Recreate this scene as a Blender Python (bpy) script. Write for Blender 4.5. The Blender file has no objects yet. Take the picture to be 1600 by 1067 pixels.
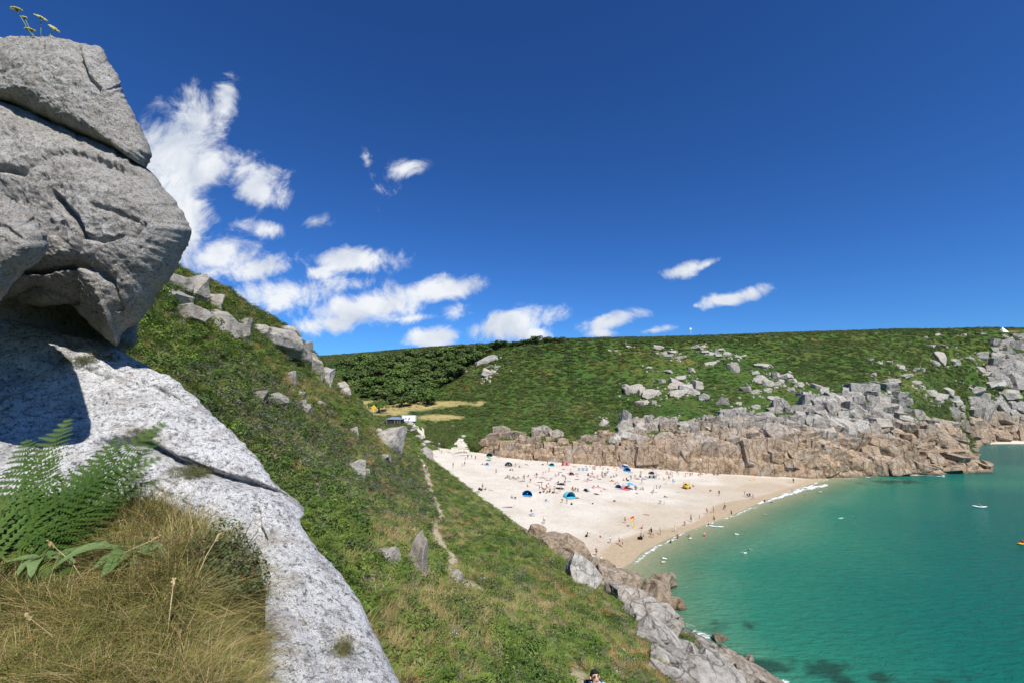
import bpy, math, random
import numpy as np
from mathutils import Vector, Matrix, Euler
from mathutils.bvhtree import BVHTree

random.seed(7); rng = np.random.default_rng(7)
scene = bpy.context.scene
R = math.radians

# ------------------------------------------------------------------ camera
CAMZ = 30.0
FPX = 711.0                       # focal length in photograph pixels (1600 wide)
PITCH = math.atan(96.5 / FPX)     # horizon sits at row 630
cam_d = bpy.data.cameras.new("camera"); cam = bpy.data.objects.new("camera", cam_d)
scene.collection.objects.link(cam)
cam.location = (0, 0, CAMZ); cam.rotation_euler = (math.pi / 2 + PITCH, 0, 0)
cam_d.sensor_width = 36; cam_d.lens = FPX / 1600 * 36
cam_d.clip_start = 0.1; cam_d.clip_end = 20000
scene.camera = cam
CP, SP = math.cos(PITCH), math.sin(PITCH)

def ray(px, py):
    """direction through a photograph pixel, scaled so that y = 1"""
    a, b = px - 800.0, 533.5 - py
    dy = CP * FPX - SP * b
    return a / dy, 1.0, (SP * FPX + CP * b) / dy
def P(px, py, d):
    r = ray(px, py); return (r[0] * d, d, CAMZ + r[2] * d)
def to_px(p):
    p = np.atleast_2d(np.asarray(p, float)); x, y, z = p[:, 0], p[:, 1], p[:, 2] - CAMZ
    f = y * CP + z * SP; u = -y * SP + z * CP
    f = np.where(f < .05, .05, f)
    return 800 + FPX * x / f, 533.5 - FPX * u / f

# ------------------------------------------------------------------ sun, sky, exposure
SUN_EL, SUN_AZ = 52.0, 157.0      # azimuth measured clockwise from the view direction (+Y)
sd = Vector((math.sin(R(SUN_AZ)) * math.cos(R(SUN_EL)), math.cos(R(SUN_AZ)) * math.cos(R(SUN_EL)), math.sin(R(SUN_EL))))
sun_l = bpy.data.lights.new("sun", 'SUN'); sun_l.energy = 5.0; sun_l.angle = R(0.53); sun_l.color = (1, .96, .9)
sun = bpy.data.objects.new("sun", sun_l); scene.collection.objects.link(sun)
sun.location = (0, -40, 120)
sun.rotation_euler = sd.to_track_quat('Z', 'Y').to_euler()
scene.view_settings.view_transform = 'Standard'; scene.view_settings.look = 'None'
scene.view_settings.exposure = 0.5; scene.view_settings.gamma = 1
scene.cycles.max_bounces = 5; scene.cycles.diffuse_bounces = 2; scene.cycles.glossy_bounces = 2
scene.cycles.transparent_max_bounces = 6; scene.cycles.caustics_reflective = False; scene.cycles.caustics_refractive = False

world = bpy.data.worlds.new("World"); scene.world = world; world.use_nodes = True
def build_world():
    nt = world.node_tree; N = nt.nodes; L = nt.links; N.clear()
    def nd(t, **k):
        n = N.new(t)
        for a, b in k.items(): setattr(n, a, b)
        return n
    def mth(op, a, b=None, c=None, clamp=False):
        n = nd('ShaderNodeMath', operation=op, use_clamp=clamp)
        for i, v in enumerate((a, b, c)):
            if v is None: continue
            if isinstance(v, (int, float)): n.inputs[i].default_value = v
            else: L.new(v, n.inputs[i])
        return n.outputs[0]
    def sstep(v, lo, hi):
        n = nd('ShaderNodeMapRange', interpolation_type='SMOOTHSTEP'); L.new(v, n.inputs[0])
        n.inputs[1].default_value = lo; n.inputs[2].default_value = hi
        return n.outputs[0]
    sky = nd('ShaderNodeTexSky', sky_type='NISHITA'); sky.sun_disc = False
    sky.sun_elevation = R(SUN_EL); sky.sun_rotation = R(SUN_AZ); sky.altitude = 0
    sky.air_density = 1.0; sky.dust_density = 0.15; sky.ozone_density = 3.0
    gam = nd('ShaderNodeGamma'); L.new(sky.outputs[0], gam.inputs[0]); gam.inputs[1].default_value = SKY_GAMMA
    tint = nd('ShaderNodeMix', data_type='RGBA', blend_type='MULTIPLY'); tint.inputs[0].default_value = 1
    L.new(gam.outputs[0], tint.inputs[6]); tint.inputs[7].default_value = SKY_TINT
    skycol = tint.outputs[2]
    tc = nd('ShaderNodeTexCoord'); sep = nd('ShaderNodeSeparateXYZ'); L.new(tc.outputs['Generated'], sep.inputs[0])
    X, Y, Z = sep.outputs
    ysafe = mth('MAXIMUM', Y, 0.05)
    u = mth('DIVIDE', X, ysafe); v = mth('DIVIDE', Z, ysafe)
    uv = nd('ShaderNodeCombineXYZ'); L.new(u, uv.inputs[0]); L.new(v, uv.inputs[1]); UV = uv.outputs[0]
    def noise(vec, scale, detail=8, rough=.6, dist=0.0, off=(0, 0, 0)):
        mp = nd('ShaderNodeMapping'); L.new(vec, mp.inputs[0]); mp.inputs[1].default_value = off
        n = nd('ShaderNodeTexNoise'); L.new(mp.outputs[0], n.inputs[0])
        n.inputs['Scale'].default_value = scale; n.inputs['Detail'].default_value = detail
        n.inputs['Roughness'].default_value = rough; n.inputs['Distortion'].default_value = dist
        return n.outputs[0]
    # cumulus banks: centre px, half axes px, tilt, strength
    E = [(255,245,62,70,0,1),(320,262,58,42,10,1),(352,165,20,55,-8,.62),(300,200,40,50,20,.7),(398,285,55,34,-25,.95),(290,345,60,75,0,1),
         (335,400,62,34,0,.95),(225,300,40,120,0,1),(415,418,60,20,8,.75),(556,406,86,24,0,1),(500,425,50,16,10,.7),(440,465,78,34,8,1),(565,482,98,32,10,1),(690,452,72,20,8,1),
         (520,505,56,18,0,.9),(545,445,60,18,0,.65),(712,488,26,15,0,.62),(640,498,60,7,5,.5),(685,528,46,18,5,1),(790,508,84,26,14,1),
         (835,522,40,14,0,.9),(955,503,52,15,14,1),(940,520,32,10,0,.8),(1015,517,44,6,8,.5),(1062,425,30,13,16,1),(1106,413,34,6,24,.5),
         (1148,464,56,12,13,1),(1088,478,12,5,0,.6),(628,265,26,12,10,.5),(612,275,22,10,30,.4),(577,268,9,40,14,.45),(585,295,26,12,0,.42),(495,347,32,13,0,.4),
         (418,360,24,12,0,.5),(372,352,26,12,0,.35)]
    acc = None
    for (cx, cy, hx, hy, an, st) in E:
        r0 = ray(cx, cy); r1 = ray(cx + hx, cy); r2 = ray(cx, cy - hy)
        mp = nd('ShaderNodeMapping', vector_type='TEXTURE'); L.new(UV, mp.inputs[0])
        mp.inputs[1].default_value = (r0[0], r0[2], 0); mp.inputs[2].default_value = (0, 0, R(an))
        mp.inputs[3].default_value = (abs(r1[0] - r0[0]) * 1.28, abs(r2[2] - r0[2]) * 1.28, 1)
        ln = nd('ShaderNodeVectorMath', operation='LENGTH'); L.new(mp.outputs[0], ln.inputs[0])
        m = mth('MULTIPLY_ADD', ln.outputs['Value'], -st * .9, st * .9)
        if acc is None: acc = m
        else:
            n = nd('ShaderNodeMath', operation='SMOOTH_MAX'); L.new(acc, n.inputs[0]); L.new(m, n.inputs[1]); n.inputs[2].default_value = .12; acc = n.outputs[0]
    front = sstep(Y, 0.08, 0.2)
    n1 = noise(UV, 11, 10, .66, .5); n2 = noise(UV, 4.2, 6, .55, .2, (3, 1, 0))
    det = mth('ADD', mth('MULTIPLY', mth('SUBTRACT', n1, .5), 1.8), mth('MULTIPLY', mth('SUBTRACT', n2, .5), 1.1))
    dens = mth('ADD', acc, det)
    dens = mth('MULTIPLY', sstep(dens, .08, .64), sstep(acc, -.30, .06))
    dens = mth('MULTIPLY', dens, front)
    # the same kind of scattered cloud over the rest of the sky
    zz = mth('ADD', mth('MAXIMUM', Z, 0.0), .12)
    pl = nd('ShaderNodeCombineXYZ'); L.new(mth('DIVIDE', X, zz), pl.inputs[0]); L.new(mth('DIVIDE', Y, zz), pl.inputs[1])
    g1 = noise(pl.outputs[0], .8, 8, .6, .3, (7, 2, 0))
    gen = sstep(g1, .62, .74)
    inside = mth('MULTIPLY', front, mth('MULTIPLY', sstep(mth('ABSOLUTE', u), 1.6, 1.25), sstep(v, 1.3, 1.0)))
    gen = mth('MULTIPLY', gen, mth('SUBTRACT', 1, inside))
    gen = mth('MULTIPLY', gen, sstep(Z, 0.0, .08))
    dens = mth('MAXIMUM', dens, gen)
    dens = mth('MULTIPLY', dens, .96)
    # grey-blue hollows, white tops
    n3 = noise(UV, 7, 6, .55, .3, (0.0, -.03, 4))
    ramp = nd('ShaderNodeValToRGB'); L.new(n3, ramp.inputs[0])
    ramp.color_ramp.elements[0].position = .3; ramp.color_ramp.elements[0].color = (3.7, 4.2, 5.1, 1)
    ramp.color_ramp.elements[1].position = .56; ramp.color_ramp.elements[1].color = (6.5, 6.7, 6.9, 1)
    mix = nd('ShaderNodeMix', data_type='RGBA'); L.new(dens, mix.inputs[0]); L.new(skycol, mix.inputs[6]); L.new(ramp.outputs[0], mix.inputs[7])
    bg = nd('ShaderNodeBackground'); L.new(mix.outputs[2], bg.inputs[0]); bg.inputs[1].default_value = 0.1
    out = nd('ShaderNodeOutputWorld'); L.new(bg.outputs[0], out.inputs[0])
SKY_GAMMA = 1.25; SKY_TINT = (.172, .355, .585, 1)
build_world()
world.cycles.sampling_method = 'MANUAL'; world.cycles.sample_map_resolution = 256

# ------------------------------------------------------------------ numeric helpers
def _hash(ix, iy, iz, seed):
    h = (ix.astype(np.uint32) * np.uint32(73856093)) ^ (iy.astype(np.uint32) * np.uint32(19349663)) ^ (iz.astype(np.uint32) * np.uint32(83492791)) ^ np.uint32(seed * 2654435 + 1)
    h = (h ^ (h >> np.uint32(13))) * np.uint32(1274126177)
    h = (h ^ (h >> np.uint32(15))) * np.uint32(2246822519)
    return ((h ^ (h >> np.uint32(16))) & np.uint32(0xffffff)).astype(np.float64) / 0xffffff
def vnoise(p, seed=0):
    p = np.asarray(p, float); i = np.floor(p).astype(np.int64); f = p - i
    w = f * f * f * (f * (f * 6 - 15) + 10); i = i + 100000
    out = 0
    for dx in (0, 1):
        for dy in (0, 1):
            for dz in (0, 1):
                c = _hash(i[:, 0] + dx, i[:, 1] + dy, i[:, 2] + dz, seed)
                out = out + c * (w[:, 0] if dx else 1 - w[:, 0]) * (w[:, 1] if dy else 1 - w[:, 1]) * (w[:, 2] if dz else 1 - w[:, 2])
    return out * 2 - 1
def fbm(p, scale=1.0, oct=4, seed=0, gain=.5, ridged=False):
    p = np.asarray(p, float) * scale; s = 0; a = 1; t = 0
    for o in range(oct):
        n = vnoise(p * 2.03 ** o + o * 17.3, seed + o)
        if ridged: n = 1 - 2 * np.abs(n)
        s = s + n * a; t += a; a *= gain
    return s / t
def lerp(a, b, t): return a + (b - a) * t
def sm(x, lo, hi):
    t = np.clip((np.asarray(x, float) - lo) / (hi - lo), 0, 1); return t * t * (3 - 2 * t)
def seg_dist(px, py, line):
    d = np.full(np.shape(px), 1e9)
    for (ax, ay), (bx, by) in zip(line[:-1], line[1:]):
        vx, vy = bx - ax, by - ay; l2 = vx * vx + vy * vy + 1e-9
        t = np.clip(((px - ax) * vx + (py - ay) * vy) / l2, 0, 1)
        d = np.minimum(d, np.hypot(px - ax - t * vx, py - ay - t * vy))
    return d
def smooth1(y, ys, vs):
    """monotone-ish cubic through a table"""
    ys = np.asarray(ys, float); vs = np.asarray(vs, float); y = np.clip(y, ys[0], ys[-1])
    h = np.diff(ys); dl = np.diff(vs) / h
    m = np.empty(len(ys)); m[0] = dl[0]; m[-1] = dl[-1]
    for i in range(1, len(ys) - 1):
        m[i] = 0 if dl[i - 1] * dl[i] <= 0 else 2 * dl[i - 1] * dl[i] / (dl[i - 1] + dl[i])
    k = np.clip(np.searchsorted(ys, y) - 1, 0, len(ys) - 2); t = (y - ys[k]) / h[k]
    return ((2*t**3 - 3*t**2 + 1) * vs[k] + (t**3 - 2*t**2 + t) * h[k] * m[k] + (-2*t**3 + 3*t**2) * vs[k+1] + (t**3 - t**2) * h[k] * m[k+1])

# ------------------------------------------------------------------ object helpers
COL = scene.collection
def mesh_from(name, V, F, smooth=True):
    me = bpy.data.meshes.new(name); V = np.asarray(V, float)
    me.from_pydata(V.tolist(), [], F if isinstance(F, list) else F.tolist())
    if smooth: me.polygons.foreach_set('use_smooth', np.ones(len(me.polygons), bool))
    me.update(); return me
def tag(o, label=None, cat=None, group=None, kind=None):
    if label: o['label'] = label
    if cat: o['category'] = cat
    if group: o['group'] = group
    if kind: o['kind'] = kind
    return o
def link(name, me, mat=None, parent=None, loc=None, rot=None, scl=None):
    o = bpy.data.objects.new(name, me); COL.objects.link(o)
    if mat is not None and me is not None and len(me.materials) == 0: me.materials.append(mat)
    if parent: o.parent = parent
    if loc is not None: o.location = loc
    if rot is not None: o.rotation_euler = rot
    if scl is not None: o.scale = scl if hasattr(scl, '__len__') else (scl,) * 3
    return o
def empty(name, loc=(0, 0, 0), rz=0):
    o = bpy.data.objects.new(name, None); COL.objects.link(o); o.location = loc; o.rotation_euler = (0, 0, rz)
    o.empty_display_size = .2; return o
def recentre(V):
    V = np.asarray(V, float); c = np.array([V[:, 0].mean(), V[:, 1].mean(), V[:, 2].min()]); return V - c, c
def grid_faces(nu, nv, wrap=False):
    i = np.arange(nu if wrap else nu - 1)[:, None]; j = np.arange(nv - 1)[None, :]
    a = (i * nv + j); b = (((i + 1) % nu) * nv + j)
    return np.stack([a, b, b + 1, a + 1], -1).reshape(-1, 4)
def attr(me, name, vals):
    a = me.attributes.new(name, 'FLOAT', 'POINT'); a.data.foreach_set('value', np.asarray(vals, np.float32))
class MB:
    def __init__(s): s.V = []; s.F = []; s.M = []
    def add(s, V, F, m=0):
        b = len(s.V); s.V.extend([tuple(map(float, v)) for v in V]); s.F.extend([tuple(int(i) + b for i in f) for f in F]); s.M.extend([m] * len(F))
    def box(s, c, size, m=0, rot=None):
        V = [Vector((x * size[0] / 2, y * size[1] / 2, z * size[2] / 2)) for x in (-1, 1) for y in (-1, 1) for z in (-1, 1)]
        if rot: V = [Euler(rot).to_matrix() @ v for v in V]
        s.add([v + Vector(c) for v in V], [(0,1,3,2),(4,6,7,5),(0,4,5,1),(2,3,7,6),(0,2,6,4),(1,5,7,3)], m)
    def tube(s, pts, rad, n=6, m=0, cap=True):
        pts = [Vector(p) for p in pts]; rad = rad if hasattr(rad, '__len__') else [rad] * len(pts); V = []; F = []
        for i, p in enumerate(pts):
            t = (pts[min(i + 1, len(pts) - 1)] - pts[max(i - 1, 0)]).normalized()
            a = t.orthogonal().normalized() if abs(t.z) > .9 else t.cross(Vector((0, 0, 1))).normalized(); b = t.cross(a)
            for k in range(n):
                q = 2 * math.pi * k / n; V.append(p + (a * math.cos(q) + b * math.sin(q)) * rad[i])
        for i in range(len(pts) - 1):
            for k in range(n): F.append((i*n+k, i*n+(k+1) % n, (i+1)*n+(k+1) % n, (i+1)*n+k))
        if cap: F.append(tuple(range(n))[::-1]); F.append(tuple(range((len(pts)-1)*n, len(pts)*n)))
        s.add(V, F, m)
    def mesh(s, name, mats=(), smooth=True):
        me = bpy.data.meshes.new(name); me.from_pydata(s.V, [], s.F)
        for m in mats: me.materials.append(m)
        me.polygons.foreach_set('material_index', np.array(s.M, np.int32)); me.polygons.foreach_set('use_smooth', np.full(len(s.F), smooth)); me.update(); return me

# ------------------------------------------------------------------ materials
class NT:
    def __init__(s, name):
        s.m = bpy.data.materials.new(name); s.m.use_nodes = True; s.t = s.m.node_tree; s.t.nodes.clear()
        s.out = s.n('ShaderNodeOutputMaterial'); s.b = s.n('ShaderNodeBsdfPrincipled'); s.l(s.b.outputs[0], s.out.inputs[0])
        s.co = s.n('ShaderNodeTexCoord').outputs['Object']
    def n(s, t, **k):
        x = s.t.nodes.new(t)
        for a, b in k.items(): setattr(x, a, b)
        return x
    def l(s, a, b): s.t.links.new(a, b)
    def setin(s, sock, v):
        if isinstance(v, (int, float)): sock.default_value = v
        elif isinstance(v, tuple): sock.default_value = v if len(v) == 4 else v + (1,)
        else: s.l(v, sock)
    def noise(s, scale, detail=6, rough=.6, dist=0, vec=None, stretch=None):
        n = s.n('ShaderNodeTexNoise'); v = vec or s.co
        if stretch:
            mp = s.n('ShaderNodeMapping'); s.l(v, mp.inputs[0]); mp.inputs[3].default_value = stretch; v = mp.outputs[0]
        s.l(v, n.inputs[0])
        n.inputs['Scale'].default_value = scale; n.inputs['Detail'].default_value = detail; n.inputs['Roughness'].default_value = rough; n.inputs['Distortion'].default_value = dist
        return n.outputs[0]
    def ramp(s, fac, stops):
        n = s.n('ShaderNodeValToRGB'); s.l(fac, n.inputs[0]); e = n.color_ramp.elements
        while len(e) < len(stops): e.new(.5)
        for k, (p, c) in enumerate(stops):
            e[k].position = p; e[k].color = (c, c, c, 1) if isinstance(c, (int, float)) else tuple(c) + (1,)
        return n.outputs[0]
    def mix(s, fac, a, b, mode='MIX'):
        n = s.n('ShaderNodeMix', data_type='RGBA', blend_type=mode); s.setin(n.inputs[0], fac); s.setin(n.inputs[6], a); s.setin(n.inputs[7], b); return n.outputs[2]
    def math(s, op, a, b=0.0, clamp=False):
        n = s.n('ShaderNodeMath', operation=op, use_clamp=clamp); s.setin(n.inputs[0], a); s.setin(n.inputs[1], b); return n.outputs[0]
    def at(s, name): return s.n('ShaderNodeAttribute', attribute_name=name).outputs['Fac']
    def rand(s): return s.n('ShaderNodeObjectInfo').outputs['Random']
    def bump(s, h, dist=.02, strength=1.0, prev=None):
        n = s.n('ShaderNodeBump'); s.l(h, n.inputs['Height']); n.inputs['Distance'].default_value = dist; n.inputs['Strength'].default_value = strength
        if prev: s.l(prev, n.inputs['Normal'])
        s.l(n.outputs[0], s.b.inputs['Normal']); return n.outputs[0]
    def done(s, col, rough=.8, spec=.3):
        s.setin(s.b.inputs['Base Color'], col); s.setin(s.b.inputs['Roughness'], rough); s.b.inputs['Specular IOR Level'].default_value = spec; return s.m
_plain = {}
def plain(name, c, rough=.7, spec=.3, var=.12):
    if name in _plain: return _plain[name]
    t = NT(name); n = t.noise(9, 3); k = t.ramp(n, [(.3, 1 - var), (.7, 1 + var)])
    col = t.mix(1.0, tuple(c), k, 'MULTIPLY'); _plain[name] = t.done(col, rough, spec); return _plain[name]

def m_granite_near():
    t = NT('granite_weathered')
    big = t.noise(1.3, 5, .6, .3); mid = t.noise(9, 9, .7); fine = t.noise(48, 6, .75); sp = t.noise(95, 4, .65); pit = t.noise(26, 5, .7)
    c = t.ramp(mid, [(.31, (.26, .24, .205)), (.44, (.48, .45, .40)), (.56, (.62, .595, .55))])
    c = t.mix(t.ramp(big, [(.42, 0), (.62, .5)]), c, (.25, .215, .17))
    c = t.mix(t.ramp(pit, [(.54, 0), (.60, .7)]), c, (.10, .092, .08))
    c = t.mix(t.ramp(fine, [(.55, 0), (.61, .75)]), c, (.10, .093, .082))
    c = t.mix(t.ramp(sp, [(.53, 0), (.59, .8)]), c, (.66, .64, .61))
    lw = t.noise(7, 8, .75, .6); c = t.mix(t.ramp(lw, [(.56, 0), (.63, .6)]), c, (.62, .61, .585))
    rust = t.noise(4.5, 5, .65); c = t.mix(t.ramp(rust, [(.60, 0), (.72, .5)]), c, (.22, .12, .055))
    b = t.bump(t.noise(12, 10, .76), .06, .9); b = t.bump(pit, .02, .9, b); t.bump(fine, .013, .9, b)
    return t.done(c, .92, .12)
def m_granite_slab():
    t = NT('granite_lichen_slab')
    big = t.noise(2.2, 6, .62, .4); mid = t.noise(10, 10, .76, .5); fine = t.noise(52, 6, .75); sp = t.noise(24, 9, .78, .3); gr = t.noise(100, 3, .6)
    c = t.ramp(mid, [(.36, (.17, .168, .165)), (.43, (.44, .437, .43)), (.48, (.68, .675, .665)), (.62, (.78, .775, .765))])
    c = t.mix(t.ramp(big, [(.52, 0), (.66, .7)]), c, (.22, .205, .19))
    c = t.mix(t.ramp(sp, [(.53, 0), (.575, .9)]), c, (.085, .081, .077))
    c = t.mix(t.ramp(fine, [(.54, 0), (.59, .75)]), c, (.80, .795, .785))
    c = t.mix(t.ramp(gr, [(.54, 0), (.62, .75)]), c, (.11, .105, .10))
    warm = t.noise(3.1, 5, .6); c = t.mix(t.ramp(warm, [(.55, 0), (.70, .55)]), c, (.36, .285, .23))
    b = t.bump(t.noise(11, 10, .78), .06, .9); b = t.bump(sp, .02, .9, b); t.bump(fine, .013, .9, b)
    return t.done(c, .92, .12)
def m_granite_cliff():
    """sea cliff: ochre granite low down, grey lichen higher up"""
    t = NT('granite_sea_cliff')
    geo = t.n('ShaderNodeNewGeometry').outputs['Position']
    sep = t.n('ShaderNodeSeparateXYZ'); t.l(geo, sep.inputs[0])
    w = t.noise(.07, 5, .6, 0, geo); mid = t.noise(.6, 8, .7, .2, geo); fine = t.noise(2.6, 8, .72, 0, geo)
    hz = t.math('ADD', sep.outputs[2], t.math('MULTIPLY', t.math('SUBTRACT', w, .5), 34))
    f = t.n('ShaderNodeMapRange', interpolation_type='SMOOTHSTEP'); t.l(hz, f.inputs[0]); f.inputs[1].default_value = 12; f.inputs[2].default_value = 26
    och = t.ramp(mid, [(.34, (.11, .075, .045)), (.46, (.27, .185, .115)), (.58, (.38, .28, .185)), (.7, (.48, .40, .30))])
    gry = t.ramp(mid, [(.34, (.12, .11, .095)), (.46, (.26, .245, .215)), (.58, (.36, .345, .315)), (.7, (.46, .45, .42))])
    c = t.mix(f.outputs[0], och, gry)
    c = t.mix(t.ramp(t.rand(), [(0, .0), (1, .3)]), c, (.30, .25, .20))
    c = t.mix(t.ramp(fine, [(.51, 0), (.60, .75)]), c, (.085, .072, .058))
    g2 = t.noise(.22, 4, .6, 0, geo); c = t.mix(t.ramp(g2, [(.56, 0), (.68, .6)]), c, (.36, .335, .30))
    wet = t.n('ShaderNodeMapRange'); t.l(t.math('ADD', sep.outputs[2], t.math('MULTIPLY', mid, 1.6)), wet.inputs[0]); wet.inputs[1].default_value = 1.2; wet.inputs[2].default_value = 2.2
    c = t.mix(wet.outputs[0], t.mix(.6, c, (.09, .065, .04)), c)
    def joints(scale, st, wdt):
        wv = t.n('ShaderNodeVectorMath', operation='ADD'); nn = t.n('ShaderNodeTexNoise'); t.l(geo, nn.inputs[0]); nn.inputs['Scale'].default_value = .3; nn.inputs['Detail'].default_value = 5
        sc_ = t.n('ShaderNodeVectorMath', operation='SCALE'); t.l(nn.outputs[1], sc_.inputs[0]); sc_.inputs['Scale'].default_value = 3.0; t.l(geo, wv.inputs[0]); t.l(sc_.outputs[0], wv.inputs[1])
        mp = t.n('ShaderNodeMapping'); t.l(wv.outputs[0], mp.inputs[0]); mp.inputs[3].default_value = st
        v = t.n('ShaderNodeTexVoronoi', feature='DISTANCE_TO_EDGE'); t.l(mp.outputs[0], v.inputs[0]); v.inputs['Scale'].default_value = scale
        return t.ramp(v.outputs[0], [(0, 0), (wdt, 1)])
    j = joints(.17, (1.5, 1.2, .42), .03)
    c = t.mix(j, t.mix(.5, c, (.06, .048, .038)), c)
    b = t.bump(t.noise(.9, 8, .7, .4, geo), .4, .8); b = t.bump(fine, .12, .8, b); t.bump(j, .3, .8, b)
    return t.done(c, .88, .2)
def m_boulder(name='granite_pale_boulder', tint=None):
    t = NT(name); geo = t.n('ShaderNodeNewGeometry').outputs['Position']
    mid = t.noise(1.1, 8, .7, .2, geo); fine = t.noise(4.5, 7, .72, 0, geo)
    c = t.ramp(mid, [(.34, (.14, .13, .11)), (.46, (.29, .27, .235)), (.58, (.40, .38, .34)), (.7, (.50, .48, .44))])
    c = t.mix(t.ramp(fine, [(.53, 0), (.63, .6)]), c, (.15, .14, .125))
    c = t.mix(t.ramp(t.rand(), [(0, 0), (1, .3)]), c, (.38, .30, .22))
    if tint: c = t.mix(1.0, c, tint, 'MULTIPLY'); sp_ = t.n('ShaderNodeSeparateXYZ'); t.l(geo, sp_.inputs[0]); wt = t.n('ShaderNodeMapRange'); t.l(t.math('ADD', sp_.outputs[2], t.math('MULTIPLY', mid, 2.2)), wt.inputs[0]); wt.inputs[1].default_value = 1.3; wt.inputs[2].default_value = 2.6; c = t.mix(wt.outputs[0], t.mix(.7, c, (.06, .042, .02)), c); st = t.noise(.35, 6, .65, .5, geo); c = t.mix(t.ramp(st, [(.52, 0), (.66, .6)]), c, (.20, .135, .08)); hi_ = t.n('ShaderNodeMapRange'); t.l(t.math('ADD', sp_.outputs[2], t.math('MULTIPLY', st, 5)), hi_.inputs[0]); hi_.inputs[1].default_value = 6.5; hi_.inputs[2].default_value = 13.0; c = t.mix(t.math('MULTIPLY', hi_.outputs[0], .8), c, t.ramp(mid, [(.36, (.17, .16, .14)), (.5, (.36, .345, .315)), (.66, (.52, .505, .47))])); vv = t.n('ShaderNodeTexVoronoi', feature='DISTANCE_TO_EDGE'); mq = t.n('ShaderNodeMapping'); t.l(geo, mq.inputs[0]); mq.inputs[2].default_value = (.3, .6, .2); mq.inputs[3].default_value = (1.3, .5, 1.1); nv = t.n('ShaderNodeTexNoise'); t.l(mq.outputs[0], nv.inputs[0]); nv.inputs['Scale'].default_value = .7; nv.inputs['Detail'].default_value = 5; av = t.n('ShaderNodeVectorMath', operation='ADD'); t.l(mq.outputs[0], av.inputs[0]); t.l(nv.outputs[1], av.inputs[1]); t.l(av.outputs[0], vv.inputs[0]); vv.inputs['Scale'].default_value = .5; jj = t.ramp(vv.outputs[0], [(0, 0), (.035, 1)]); c = t.mix(jj, t.mix(.75, c, (.04, .03, .022)), c)
    b = t.bump(t.noise(.8, 9, .72, .5, geo), .35, .9); b = t.bump(mid, .25, .9, b); t.bump(fine, .08, .9, b)
    return t.done(c, .9, .2)
def m_turf(name, stops, scale, dirt=None, tw=None):
    t = NT(name); a = t.noise(scale, 8, .65, .3); f = t.noise(scale * 14, 6, .7)
    c = t.ramp(a, stops); c = t.mix(.75, c, t.ramp(f, [(.3, .45), (.7, 1.4)]), 'MULTIPLY')
    if dirt:
        p = t.at('path'); c = t.mix(p, c, t.mix(t.noise(3, 6), dirt[0], dirt[1]))
    t.bump(f, .3, .8); return t.done(c, .95, .1)
def m_leaf(name, cols, rough=.6, trans=.25):
    t = NT(name); r = t.rand()
    n = len(cols); c = t.ramp(r, [(i / max(n - 1, 1), k) for i, k in enumerate(cols)])
    g = t.noise(2.5, 2); c = t.mix(.6, c, t.ramp(g, [(.3, .65), (.7, 1.3)]), 'MULTIPLY')
    t.setin(t.b.inputs['Base Color'], c); t.b.inputs['Roughness'].default_value = rough; t.b.inputs['Specular IOR Level'].default_value = .25
    if trans:
        tr = t.n('ShaderNodeBsdfTranslucent'); t.l(c, tr.inputs[0]); mx = t.n('ShaderNodeMixShader'); mx.inputs[0].default_value = trans
        t.l(t.b.outputs[0], mx.inputs[1]); t.l(tr.outputs[0], mx.inputs[2]); t.l(mx.outputs[0], t.out.inputs[0])
    return t.m
def m_sand():
    t = NT('beach_sand'); wet = t.at('wet')
    a = t.noise(.12, 6, .6); f = t.noise(1.6, 6, .65); sp = t.noise(2.2, 3, .5)
    dry = t.ramp(a, [(.3, (.45, .405, .335)), (.55, (.54, .495, .42)), (.75, (.57, .53, .46))])
    c = t.mix(wet, dry, t.ramp(f, [(.3, (.36, .275, .175)), (.7, (.44, .35, .235))]))
    c = t.mix(t.ramp(sp, [(.70, 0), (.76, .35)]), c, (.28, .23, .17))
    fp = t.noise(1.1, 5, .75, .6); c = t.mix(.5, c, t.ramp(fp, [(.36, .72), (.5, 1.0), (.62, 1.06)]), 'MULTIPLY'); b = t.bump(fp, .35, .7)
    m = t.done(c, t.ramp(wet, [(0, .95), (1, .5)]), .2); return m
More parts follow.
